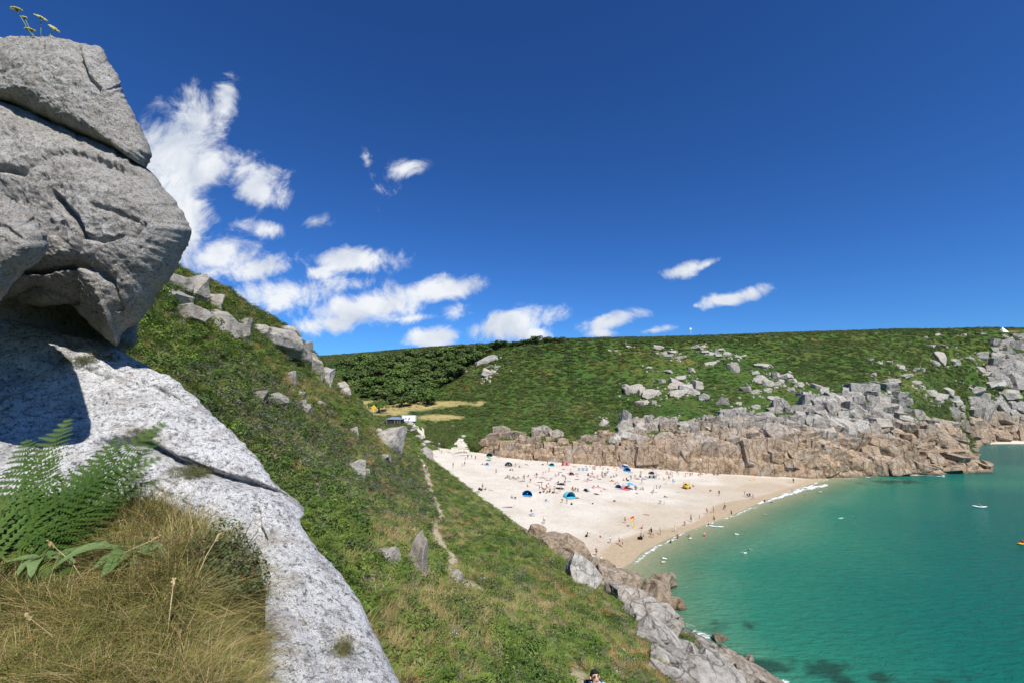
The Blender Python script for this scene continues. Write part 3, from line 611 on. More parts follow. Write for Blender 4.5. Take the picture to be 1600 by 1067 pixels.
# ------------------------------------------------------------------ jointed granite blocks and boulders (a few shared meshes)
def icosphere(sub):
    import bmesh
    bm = bmesh.new(); bmesh.ops.create_icosphere(bm, subdivisions=sub, radius=1)
    V = np.array([v.co[:] for v in bm.verts]); F = [tuple(v.index for v in f.verts) for f in bm.faces]; bm.free(); return V, F
_ico = {k: icosphere(k) for k in (2, 3, 4)}
def block_mesh(name, seed, cuts=6, jit=.16, bev=.07, rough=.05, sub=2, cutd=(.78, 1.1)):
    """a jointed granite block: a box split along random joint planes, edges weathered off"""
    import bmesh
    g = np.random.default_rng(seed); bm = bmesh.new(); bmesh.ops.create_cube(bm, size=2)
    for v in bm.verts: v.co += Vector(g.normal(0, jit, 3))
    for _ in range(cuts):
        n = Vector(g.normal(0, 1, 3)).normalized(); geom = bm.verts[:] + bm.edges[:] + bm.faces[:]
        r = bmesh.ops.bisect_plane(bm, geom=geom, plane_co=n * float(g.uniform(*cutd)), plane_no=n, clear_outer=True)
        ed = [e for e in r['geom_cut'] if isinstance(e, bmesh.types.BMEdge)]
        if len(ed) > 2: bmesh.ops.contextual_create(bm, geom=ed)
    bmesh.ops.remove_doubles(bm, verts=bm.verts, dist=.04)
    bmesh.ops.bevel(bm, geom=[e for e in bm.edges if e.is_manifold], offset=bev, segments=1, affect='EDGES', profile=.6, clamp_overlap=True)
    bmesh.ops.triangulate(bm, faces=bm.faces)
    for _ in range(sub):
        bmesh.ops.subdivide_edges(bm, edges=[e for e in bm.edges if e.calc_length() > .42], cuts=1, use_grid_fill=False); bmesh.ops.triangulate(bm, faces=bm.faces)
    bmesh.ops.recalc_face_normals(bm, faces=bm.faces)
    V = np.array([v.co[:] for v in bm.verts]); bm.verts.index_update(); F = [tuple(v.index for v in f.verts) for f in bm.faces]; bm.free()
    V = V * (1 + rough * fbm(V + seed * 3.1, 1.5, 3, seed, .6)[:, None]); V += rough * .7 * np.stack([fbm(V + 9 * k, 2.6, 2, seed + k) for k in range(3)], 1)
    return mesh_from(name, V, F, False)
BLOCKS = [block_mesh('rock_block', 100 + i, 6, .15, .05, .07, 2, (.78, 1.15)) for i in range(14)]
ROUNDS = [block_mesh('boulder', 200 + i, 9, .2, .12, .08, 2, (.7, 1.0)) for i in range(10)]
for m in BLOCKS: m.materials.append(M_GC)
for m in ROUNDS: m.materials.append(M_GB)
BIGS = [block_mesh('shore_rock', 300 + i, 9, .2, .07, .13, 3, (.7, 1.05)) for i in range(8)]
for m in BIGS: m.materials.append(M_GSH)

def cliff(name, label, lo, hi, y0f, y1f, bw, bh, trees, seed, lean=0.0, maxn=290):
    """a stack of jointed blocks bedded in the slope between two traced lines (foot and brink)"""
    g = np.random.default_rng(seed); root = empty(name, P((lo + hi) / 2, y0f((lo + hi) / 2), 195)); tag(root, kind='structure'); root['label'] = label
    n = 0; x = lo; inv = Matrix.Translation(root.location).inverted()
    while x < hi and n < maxn:
        w = bw(x) * g.uniform(.65, 1.35); yb, yt = y0f(x), y1f(x) + g.uniform(-5, 5); y = yb - 3
        while y > yt and n < maxn:
            h = bh(x) * g.uniform(.6, 1.4); cx, cy = x + w / 2 + g.uniform(-.15, .15) * w + lean * (yb - y), y - h / 2
            H = hit(cx, cy, *trees); y -= h
            if H is None: continue
            loc, nrm, dist = H; k = loc.y / FPX
            big = g.choice([.7, 1.0, 1.3, 1.6], p=[.32, .42, .2, .06])
            big = min(big, .95) if y < yt + 22 else big
            sx, sz = w * k * .68 * big, h * k * .70 * big; sy = max(sx, sz) * g.uniform(.75, 1.15)
            az = math.atan2(-nrm.x, -nrm.y) if nrm.xy.length > .1 else 0
            tilt = g.normal(-.16, .07); o = link('rock_block', BLOCKS[int(g.integers(len(BLOCKS)))], parent=root)
            o.matrix_world = Matrix.Translation(loc + Vector((0, sy * .48, 0))) @ Euler((tilt, g.normal(0, .08) + lean * 1.2, -az * .5 + g.normal(0, .14))).to_matrix().to_4x4() @ Matrix.Diagonal((sx, sy, sz, 1))
            o.matrix_parent_inverse = inv; o.matrix_basis = o.matrix_basis; n += 1
        x += w * .92
    return root
ip = lambda xs, ys: (lambda x: float(np.interp(x, xs, ys)))
cliff('beach_cliff', 'ochre jointed granite cliff behind the sand', 750, 1010, ip([750, 800, 900, 1010], [707, 716, 720, 722]), ip([750, 780, 830, 900, 960, 1010], [693, 684, 689, 698, 688, 668]), ip([750, 1010], [9, 10]), ip([750, 1010], [17, 15]), (T_F,), 5)
cliff('tall_beach_cliff', 'taller ochre and grey cliff of upright granite joints behind the sunbathers', 1006, 1215, ip([1006, 1215], [723, 731]), ip([1006, 1060, 1120, 1180, 1215], [668, 676, 668, 666, 640]), ip([1006, 1215], [10, 12]), ip([1006, 1100, 1215], [16, 24, 18]), (T_F,), 6)
cliff('headland_cliff', 'broad grey brown headland of stacked granite blocks running into the sea', 1208, 1440, ip([1208, 1300, 1440], [733, 742, 742]), ip([1208, 1260, 1330, 1380, 1440], [644, 640, 614, 622, 664]), ip([1208, 1300, 1440], [14, 19, 22]), ip([1208, 1300, 1440], [16, 18, 12]), (T_F,), 7, .10)
cliff('headland_point', 'low tapering tip of the headland in the water', 1432, 1556, ip([1432, 1556], [742, 735]), ip([1432, 1470, 1510, 1556], [660, 688, 708, 727]), ip([1432, 1556], [22, 12]), ip([1432, 1556], [13, 6]), (T_F,), 8, .14)
cliff('cove_cliff', 'distant brown cliff above the second cove', 1480, 1640, ip([1480, 1640], [692, 690]), ip([1480, 1540, 1600, 1640], [640, 632, 640, 640]), ip([1480, 1640], [15, 17]), ip([1480, 1640], [15, 16]), (T_F,), 9)
cliff('crag', 'dark grey crag high on the slope above the cove', 1548, 1640, ip([1548, 1640], [610, 606]), ip([1548, 1565, 1640], [545, 536, 536]), ip([1548, 1640], [11, 12]), ip([1548, 1640], [12, 13]), (T_F,), 10)

# boulders lying on the far slope: centre px, width px, height px
FB = [(758,562,16,14),(770,558,14,12),(748,568,10,10),(762,582,18,12),(772,580,10,8),(777,573,8,5),(760,590,6,5),(730,580,5,5),(990,606,26,18),(978,602,12,12),(1018,614,22,15),(1003,612,10,10),(1006,628,14,12),(1022,628,8,6),
      (1058,598,20,16),(1072,603,18,14),(1063,614,26,12),(1090,601,16,18),(1086,612,12,12),(1098,620,12,12),(1052,603,14,10),(1035,595,12,8),(1046,580,12,6),(1063,590,18,10),(1080,577,8,8),(942,661,10,12),(947,653,5,5),(978,650,12,20),(972,665,18,18),(985,672,14,14),(1000,670,16,22),(975,680,26,16),(960,686,16,14),(995,684,18,16),(988,660,8,16),
      (1068,662,12,14),(1083,665,12,16),(1050,655,12,7),(1016,651,8,4),(1105,666,12,8),(1110,650,8,6),(1124,668,8,6),(1098,652,6,10),(1028,543,14,7),(1036,552,10,6),(1050,549,16,6),(1046,556,12,5),(1062,558,12,5),(1014,574,8,5),(982,541,9,6),(962,547,7,3),(1090,543,14,7),(1100,550,12,6),(1112,552,12,6),(1122,555,12,6),(1136,552,10,6),(1150,556,10,5),(1160,557,10,5),(1110,567,18,6),(1146,574,6,18),(1098,541,8,5),(1126,546,10,5),(1190,570,20,8),
      (1180,582,10,8),(1190,592,18,16),(1202,598,14,14),(1168,607,16,12),(1180,612,10,9),(1213,586,10,12),(1228,587,16,12),(1220,594,12,10),(1208,621,14,8),(1214,622,8,6),(1182,634,12,10),(1240,594,12,8),(1250,601,12,8),(1258,615,18,9),(1236,609,10,6),(1266,630,12,8),(1160,640,12,6),(1154,630,10,6),(1128,627,4,16),(1216,600,10,8),(1200,610,10,7),(1278,603,14,10),(1288,610,14,12),(1300,616,14,12),(1312,626,16,16),(1298,626,12,10),(1320,612,10,14),(1340,618,14,20),(1352,610,12,8),(1364,614,12,8),(1378,628,22,18),(1366,640,18,14),(1345,640,16,12),(1395,640,20,14),(1410,650,20,14),(1330,640,16,18),(1316,650,14,16),
      (1250,650,16,14),(1266,655,18,16),(1284,650,18,16),(1300,660,22,18),(1236,662,14,14),(1228,672,12,12),(1290,674,24,18),(1322,668,22,26),(1345,664,24,20),(1376,660,28,18),(1408,572,10,10),(1390,565,7,4),(1376,567,6,5),(1360,562,6,4),(1364,585,8,5),(1440,576,10,6),(1430,577,8,5),(1412,586,14,6),(1395,597,22,8),(1390,612,10,6),(1432,597,12,7),(1440,604,10,7),(1454,612,16,12),(1470,618,18,12),(1480,608,22,16),(1462,622,14,9),(1490,625,18,14),(1500,560,4,3),(1468,557,16,20),(1460,566,12,10),(1490,563,14,10),(1516,560,12,5),(1455,541,8,4),(1470,540,12,3),(1464,523,10,4),(1505,523,4,3),(1535,556,14,12),(1532,575,12,12),(1540,582,14,10),(1525,610,14,10),(1536,618,20,14),(1560,598,20,14),(1548,600,16,10),(1575,612,22,14),(1534,523,10,3),(1515,605,8,5),(1500,596,6,4)]
def boulder_on(px, py, w, h, trees, meshes, label, group, name='boulder', sink=.42, seed=0, deep=.9, cat='boulder', yaw=None, roll=None):
    g = np.random.default_rng(int(px * 131 + py * 17 + seed)); H = hit(px, py + h * .25, *trees)
    if H is None: return None
    loc, nrm, _ = H; k = loc.y / FPX; sx, sz = w * k * .54, h * k * .56
    o = link(name, meshes[int(g.integers(len(meshes)))], loc=(loc.x, loc.y + sx * .25, loc.z + sz * (.45 - sink)), rot=(g.normal(0, .15), (roll if roll is not None else g.normal(0, .18)), (yaw if yaw is not None else g.normal(0, .5))), scl=(sx, max(sx, sz) * deep, sz))
    if group: label = ('tall ' if sz > sx * 1.05 else 'flat ' if sz < sx * .55 else 'chunky ') + ('small ' if sx < 1.2 else 'large ' if sx > 3.2 else 'middling ') + label.replace('small ', '').replace('big ', '')
    return tag(o, label, cat, group)
for i, (x, y, w, h) in enumerate(FB):
    if x < 780: lab, grp = 'white granite boulder in the outcrop above the valley trees', 'outcrop boulders above the valley'
    elif x < 1130 and y < 565: lab, grp = 'small pale boulder near the hilltop by the diamond marker', 'boulders near the hilltop'
    elif x < 1112: lab, grp = 'pale granite boulder on the green slope over the beach cliff', 'boulders over the beach cliff'
    elif x < 1330: lab, grp = 'pale granite boulder scattered on the slope above the headland', 'boulders above the headland'
    elif y > 605 and x < 1425: lab, grp = 'grey granite block on the shoulder of the headland', 'blocks on the headland shoulder'
    else: lab, grp = 'grey boulder on the hillside above the second cove', 'boulders above the second cove'
    boulder_on(x, y, w * 1.12, h * 1.15, (T_F,), ROUNDS, lab, grp)
RUB = []
for (x, y, w, h) in FB:
    g = np.random.default_rng(int(x * 3 + y))
    for _ in range(5):
        H = hit(x + g.normal(0, w * .9), y + g.normal(h * .3, h * .7), T_F)
        if H: RUB.append((*H[0][:], g.uniform(.25, .8) * H[0].y / 260))
# outcrops on the near hillside
NB = [(270,437,30,26),(296,446,30,30),(262,458,26,22),(290,484,44,28),(345,500,36,34),(368,512,22,22),(330,468,20,16),(420,518,48,30),(440,532,40,28),(447,512,28,20),(462,545,26,24),(475,556,22,18),(490,572,22,26),(503,585,18,22),(484,560,18,18),(530,604,12,16),(536,612,8,14),(398,618,28,14),(425,622,26,16),(438,634,14,10),(452,590,16,14),(470,632,12,12),(466,616,18,9),(478,640,8,14),
      (556,736,20,26),(572,740,9,12),(604,684,36,38),(590,672,14,12),(599,716,14,10),(553,676,9,14),(604,870,30,34),(650,878,24,60),(618,862,12,16),(713,900,12,20),(843,815,10,10),(752,905,8,8),(575,590,6,6),(500,630,10,8),(378,508,20,16),(405,513,22,18)]
for (x, y, w, h) in NB:
    if y < 470: lab, grp = 'weathered grey boulder on the crest of the left hill beside the overhang', 'crest boulders of the left hill'
    elif y < 600 and x > 395: lab, grp = 'fractured grey outcrop block on the skyline of the left hill', 'skyline outcrop of the left hill'
    elif 590 < x < 612 and 676 < y < 690: lab, grp = 'big pale boulder on the spur above the beach hut', None
    elif y > 850 and 640 < x < 660: lab, grp = 'upright pointed grey stone in the bracken left of the path', None
    elif y > 850: lab, grp = 'low grey rock in the grass beside the footpath', 'low rocks beside the footpath'
    else: lab, grp = 'small pale boulder showing through heather on the left hill', 'boulders in the heather'
    boulder_on(x, y, w * (1.4 if y < 600 else 1.15), h * (1.45 if y < 600 else 1.15), (T_H,), ROUNDS, lab, grp, sink=.5 if y < 600 else .36)
# big sea-washed rocks below the near hillside
SR = [(842,826,30,22,.3),(868,846,50,26,.35),(850,862,34,40,.2),(885,872,56,40,.5),(905,858,60,26,.5),(870,896,44,30,.5),(915,900,60,56,.45),(948,884,50,22,.5),(965,905,70,40,.5),(940,925,50,54,.3),(985,905,56,30,.45),(975,945,74,50,.4),(1015,940,64,50,.5),(1005,975,80,44,.5),(1045,975,60,44,.5),(1010,1005,70,36,.55),(1055,1010,80,40,.6),(1090,1025,60,36,.6),(1040,1035,70,30,.6),(1085,1052,80,34,.6),(1130,1040,60,30,.5),(1120,1062,70,34,.5),(1150,1068,60,30,.4),(1180,1064,50,22,.3),(1065,990,40,30,.5),(1120,1015,44,22,.4),(1150,1022,40,18,.3),(1210,1064,40,16,.2),(1240,1068,50,14,.2),(1165,1040,36,14,.3),(930,880,34,22,.4),(1000,915,40,18,.5),(1030,950,40,26,.5),(895,915,40,34,.4),(1110,1075,80,30,.4),(960,965,44,30,.5),(1065,1040,60,40,.6)]
SR = [(x - (30 if (y > 970 and x > 1040) else 0), y, w, h, r) for x, y, w, h, r in SR if x < 1200]; SR = [(x + (14 if y > 930 else -4), y + (6 if y < 930 else 0), w * .8, h * .85, r) for x, y, w, h, r in SR if (x, y) not in ((850, 862), (870, 896), (895, 915), (940, 925), (960, 965), (1010, 1005), (885, 872))]
_g = np.random.default_rng(3); SR += [(x + _g.normal(0, 22), y + _g.normal(0, 12), w * _g.uniform(.35, .6), h * _g.uniform(.4, .7), r * _g.uniform(.2, 1.2)) for x, y, w, h, r in SR if x > 950 and y > 940 for _ in range(2)]
for (x, y, w, h, r) in SR:
    H = hit(x, y + h * .15, T_H, T_B); r0 = ray(x, y + h * .2); dz = (-.2 - CAMZ) / r0[2]
    if H is None or H[0].y > dz + 1: loc = Vector((r0[0] * dz, dz, -.2))
    else: loc = H[0]
    g = np.random.default_rng(int(x * 7 + y)); k = loc.y / FPX; sx, sz = w * k * .50, h * k * .62
    o = link('shore_rock', BIGS[int(g.integers(len(BIGS)))], loc=(loc.x, loc.y + sx * .2, loc.z + sz * .28), rot=(g.normal(0, .22), r * .8 + g.normal(0, .14), g.normal(.2, .5)), scl=(sx, max(sx, sz) * .95, sz))
    ad = 'small' if sx < 1.3 else 'large' if sx > 2.6 else 'mid sized'; sh = 'upright' if sz > sx * .85 else 'slabby' if sz < sx * .5 else 'blocky'
    if x < 930: tag(o, f'{ad} {sh} granite boulder at the slope foot where sand meets rock', 'boulder', 'boulders at the edge of the sand')
    elif y < 985: tag(o, f'{ad} {sh} brown boulder between the green slope and the water', 'boulder', 'shore boulders under the slope')
    else: tag(o, f'{ad} {sh} rock washed by surf below the footpath slope', 'rock', 'surf washed rocks')

# ------------------------------------------------------------------ vegetation sources (not in the scene themselves; scattered as ground cover)
VEG = bpy.data.collections.new('ground_cover_sources')
M_GRASS = m_leaf('grass_green', [(.11, .155, .025), (.18, .21, .045), (.25, .25, .07)])
M_STRAW = m_leaf('grass_dry', [(.30, .22, .08), (.44, .33, .15), (.54, .43, .23)], .8)
M_GOLD = m_leaf('grass_gold_green', [(.17, .18, .04), (.32, .26, .09), (.42, .32, .13)], .7)
M_BRACK = m_leaf('bracken_leaf', [(.07, .13, .017), (.115, .185, .028), (.175, .225, .046)])
M_GORSE = m_leaf('gorse_leaf', [(.03, .06, .013), (.05, .09, .018), (.07, .11, .024)], .6, .1)
M_HEATH = m_leaf('heather_leaf', [(.045, .065, .024), (.065, .088, .03), (.095, .095, .05)], .7, .1)
M_ORANGE = m_leaf('rusty_growth', [(.26, .12, .03), (.36, .18, .05), (.32, .22, .08)], .8)
M_OLIVE = m_leaf('olive_scrub', [(.07, .095, .02), (.10, .13, .03), (.14, .15, .045)])
M_TWIG = m_leaf('dead_twig', [(.16, .14, .12), (.24, .21, .18), (.30, .27, .24)], .9, 0)
M_WHITE = plain('white_petal', (.75, .75, .68)); M_YELL = plain('yellow_petal', (.62, .48, .04))
M_STEM = plain('stem_green', (.14, .2, .06)); M_BARK = plain('bark', (.10, .075, .05), .9)
def blades(n, h, spread, w, bend, seed, seg=3):
    g = np.random.default_rng(seed); V = []; F = []
    for _ in range(n):
        a = g.uniform(0, 6.283); r = spread * math.sqrt(g.random()); b = np.array([math.cos(a) * r, math.sin(a) * r, 0]); az = a + g.normal(0, .9)
        d = np.array([math.cos(az), math.sin(az), 0]); s = np.array([-d[1], d[0], 0]); L = h * g.uniform(.55, 1.15); k = bend * g.uniform(.3, 1.3); i0 = len(V)
        for q in range(seg + 1):
            t = q / seg; c = b + d * (k * t * t * L + .12 * t * L) + np.array([0, 0, L * (t - .42 * k * t * t)]); ww = w * (1 - t) ** .7
            if q < seg: V += [c - s * ww / 2, c + s * ww / 2]
            else: V.append(c)
        for q in range(seg - 1): F.append((i0 + 2*q, i0 + 2*q + 1, i0 + 2*q + 3, i0 + 2*q + 2))
        F.append((i0 + 2*seg - 2, i0 + 2*seg - 1, i0 + 2*seg))
    return V, F
def leaf_dome(n, rad, hz, lw, ll, seed, up=.3, inner=.55):
    g = np.random.default_rng(seed); V = []; F = []
    lob = g.normal(0, 1, (5, 3)); lob[:, 2] = np.abs(lob[:, 2]) * .7; lob /= np.linalg.norm(lob, axis=1)[:, None]
    for _ in range(n):
        d = g.normal(0, 1, 3); d[2] = abs(d[2]); d /= np.linalg.norm(d); r = (inner + (1 - inner) * g.random() ** .5) * (.72 + .38 * max(0, (lob @ d).max()) ** 3)
        c = d * r * np.array([rad, rad, hz]); n_ = d + g.normal(0, .55, 3); n_[2] += up; n_ /= np.linalg.norm(n_)
        t = np.cross(n_, g.normal(0, 1, 3)); t /= np.linalg.norm(t) + 1e-9; s = np.cross(n_, t); L = ll * g.uniform(.6, 1.3); W = lw * g.uniform(.6, 1.3); i0 = len(V)
        V += [c - t * L / 2, c + s * W / 2, c + t * L / 2, c - s * W / 2]; F.append((i0, i0 + 1, i0 + 2, i0 + 3))
    return V, F
def frond_geo(L, pairs, pw, rise, droop, fine=0, seed=0):
    """one fern frond along +X: rachis plus pinnae (with pinnules when fine > 0)"""
    g = np.random.default_rng(seed); V = []; F = []
    def pos(t): return np.array([L * t * (1 - .12 * t), 0, L * (rise * t - droop * t * t)])
    for q in range(14):
        t0, t1 = q / 14, (q + 1) / 14; a, b = pos(t0), pos(t1); w = .006 * L * (1.2 - t0); i0 = len(V)
        V += [a + [0, -w, 0], a + [0, w, 0], b + [0, w, 0], b + [0, -w, 0]]; F.append((i0, i0+1, i0+2, i0+3))
    for k in range(pairs):
        t = .14 + .86 * k / pairs; c = pos(t); l = pw * L * (1 - t) ** .75 * min(1, .55 + (t - .1) * 3) * g.uniform(.9, 1.1)
        for s in (-1, 1):
            T_ = pos(min(1, t + .02)) - pos(t - .02); T_ /= np.linalg.norm(T_); Nn = np.cross(T_, [0, 1.0, 0]) * -1; d = .42 * T_ + np.array([0, s * .9, 0]) + Nn * (-.12 + g.normal(0, .08)); d /= np.linalg.norm(d); side = np.cross(Nn, d); i0 = len(V)
            if not fine:
                w = L * .82 / pairs * .55; V += [c, c + d * l * .4 + side * w * .5, c + d * l, c + d * l * .4 - side * w * .5]; F.append((i0, i0+1, i0+2, i0+3))
            else:
                for m in range(fine):
                    tm = (m + .3) / fine; cm = c + d * l * tm + np.array([0, 0, -.15 * l * tm * tm]); ln = L * .82 / pairs * .72 * (1 - tm * .85) ** .8; wd = l / fine * .95
                    for e in (-1, 1):
                        i0 = len(V); V += [cm - d * wd * .5, cm + side * e * ln + d * wd * .5, cm + d * wd * .6]; F.append((i0, i0+1, i0+2))
    return np.array(V), F
def src(name, parts):
    mb = MB(); mats = []
    for V, F, m in parts:
        if m not in mats: mats.append(m)
        mb.add(V, F, mats.index(m))
    o = bpy.data.objects.new(name, mb.mesh(name, mats, False)); VEG.objects.link(o); return o
def fern_clump(n, L, seed, mat, name):
    g = np.random.default_rng(seed); parts = []
    for k in range(n):
        V, F = frond_geo(L * g.uniform(.7, 1.15), 9, .36, g.uniform(.75, 1.15), g.uniform(.5, .9), 0, seed + k); a = 6.283 * k / n + g.normal(0, .3)
        R3 = np.array([[math.cos(a), -math.sin(a), 0], [math.sin(a), math.cos(a), 0], [0, 0, 1]]); parts.append(((V @ R3.T).tolist(), F, mat))
    src(name, parts)
for k in range(3): src('grass_green_%d' % k, [blades(46, .5, .26, .016, .7, 10 + k) + (M_GRASS,), blades(12, .62, .2, .009, .5, 40 + k) + (M_STRAW,)])
for k in range(3): src('grass_dry_%d' % k, [blades(44, .55, .26, .011, .8, 20 + k) + (M_STRAW,), blades(16, .4, .26, .013, .6, 50 + k) + (M_GRASS,)])
for k, (m1, m2) in enumerate(((M_GOLD, M_STRAW), (M_GRASS, M_GOLD), (M_STRAW, M_GRASS), (M_GRASS, M_STRAW))): src('grass_fine_%d' % k, [blades(34, .30, .13, .0062, 1.5, 60 + k, 4) + (m1,), blades(16, .38, .13, .0052, 1.2, 70 + k, 4) + (m2,)])
for k in range(3): fern_clump(9, .75, 90 + k, M_BRACK, 'bracken_%d' % k)
for k in range(2): src('gorse_%d' % k, [leaf_dome(240, .62, .6, .06, .13, 100 + k) + (M_GORSE,), leaf_dome(50, .66, .64, .05, .1, 104 + k, .3, .9) + (M_BRACK,)])
for k in range(2): src('heather_%d' % k, [leaf_dome(230, .6, .42, .035, .14, 110 + k, .8) + (M_HEATH,), leaf_dome(26, .62, .46, .02, .2, 114 + k, .9, .9) + (M_TWIG,)])
for k in range(2): src('shrub_%d' % k, [leaf_dome(260, .6, .55, .075, .11, 120 + k, .5) + (M_BRACK,), blades(8, .6, .3, .01, .3, 126 + k) + (M_STRAW,)])
src('rusty_0', [leaf_dome(170, .5, .32, .03, .14, 130, .6) + (M_ORANGE,), blades(20, .5, .3, .012, .6, 131) + (M_STRAW,)])
src('twig_0', [blades(70, .55, .35, .012, .45, 133) + (M_TWIG,), leaf_dome(50, .4, .3, .03, .07, 134) + (M_HEATH,)])
src('white_flower_0', [blades(8, .5, .1, .008, .3, 136) + (M_GRASS,), leaf_dome(26, .2, .5, .035, .04, 137, 2, .9) + (M_WHITE,)])
src('yellow_flower_0', [leaf_dome(120, .4, .4, .05, .09, 138) + (M_BRACK,), leaf_dome(30, .42, .45, .04, .05, 139, 2, .9) + (M_YELL,)])
for k in range(3): src('bush_dark_%d' % k, [leaf_dome(170, 1, .8, .17, .26, 140 + k) + (M_GORSE,)])
for k in range(3): src('bush_green_%d' % k, [leaf_dome(170, 1, .7, .17, .26, 150 + k) + (M_OLIVE,)])
for k in range(2): src('bush_brown_%d' % k, [leaf_dome(150, 1, .5, .12, .26, 160 + k) + (M_HEATH,), leaf_dome(30, 1, .55, .1, .2, 163 + k, .3, .9) + (M_TWIG,)])
src('bush_rust_0', [leaf_dome(130, 1, .45, .12, .24, 170) + (M_ORANGE,), leaf_dome(60, 1, .5, .12, .24, 171) + (M_BRACK,)])
src('bush_straw_0', [blades(80, .8, 1, .05, .5, 172) + (M_STRAW,), leaf_dome(40, 1, .35, .12, .2, 173) + (M_BRACK,)])
VNAMES = sorted(o.name for o in VEG.objects); VI = {}
for i, n in enumerate(VNAMES): VI.setdefault(n.rsplit('_', 1)[0], []).append(i)

_gn = None
def gn_tree():
    global _gn
    if _gn: return _gn
    ng = bpy.data.node_groups.new('scatter_cover', 'GeometryNodeTree'); ng.interface.new_socket('Geometry', in_out='INPUT', socket_type='NodeSocketGeometry'); ng.interface.new_socket('Geometry', in_out='OUTPUT', socket_type='NodeSocketGeometry')
    N, L = ng.nodes, ng.links; gi = N.new('NodeGroupInput'); go = N.new('NodeGroupOutput')
    ci = N.new('GeometryNodeCollectionInfo'); ci.inputs['Collection'].default_value = VEG; ci.inputs['Separate Children'].default_value = True; ci.inputs['Reset Children'].default_value = True
    ip_ = N.new('GeometryNodeInstanceOnPoints'); ip_.inputs['Pick Instance'].default_value = True
    def na(nm, ty):
        n = N.new('GeometryNodeInputNamedAttribute'); n.data_type = ty; n.inputs['Name'].default_value = nm; return n.outputs[0]
    e = N.new('FunctionNodeEulerToRotation'); L.new(na('rot', 'FLOAT_VECTOR'), e.inputs[0])
    L.new(gi.outputs[0], ip_.inputs['Points']); L.new(ci.outputs[0], ip_.inputs['Instance']); L.new(na('idx', 'INT'), ip_.inputs['Instance Index'])
    L.new(e.outputs[0], ip_.inputs['Rotation']); L.new(na('scl', 'FLOAT_VECTOR'), ip_.inputs['Scale']); L.new(ip_.outputs[0], go.inputs[0])
    _gn = ng; return ng
def scatter(name, pts, idx, scl, rot, label, cat):
    me = bpy.data.meshes.new(name); me.from_pydata(np.asarray(pts).tolist(), [], [])
    a = me.attributes.new('idx', 'INT', 'POINT'); a.data.foreach_set('value', np.asarray(idx, np.int32))
    a = me.attributes.new('scl', 'FLOAT_VECTOR', 'POINT'); a.data.foreach_set('vector', np.asarray(scl, np.float32).ravel())
    a = me.attributes.new('rot', 'FLOAT_VECTOR', 'POINT'); a.data.foreach_set('vector', np.asarray(rot, np.float32).ravel())
    o = link(name, me); md = o.modifiers.new('scatter', 'NODES'); md.node_group = gn_tree()
    return tag(o, label, cat, kind='stuff')
def sample_grid(V, nu, nv, weight, n, g):
    G = V.reshape(nu, nv, 3); a, b, c, d = G[:-1, :-1], G[1:, :-1], G[1:, 1:], G[:-1, 1:]
    area = .5 * np.linalg.norm(np.cross(b - a, c - a), axis=-1) + .5 * np.linalg.norm(np.cross(c - a, d - a), axis=-1)
    w = (area * weight((a + c) / 2)).ravel(); w = w / w.sum(); k = g.choice(len(w), n, p=w); i, j = np.unravel_index(k, (nu - 1, nv - 1)); s, t = g.random((2, n))
    p = (a[i, j] * ((1-s)*(1-t))[:, None] + b[i, j] * (s*(1-t))[:, None] + c[i, j] * (s*t)[:, None] + d[i, j] * ((1-s)*t)[:, None]); return p, i + s, j + t
def pick(names, probs, g, n):
    k = g.choice(len(names), n, p=np.array(probs) / np.sum(probs)); return np.array([VI[names[q]][int(g.integers(len(VI[names[q]])))] for q in k])
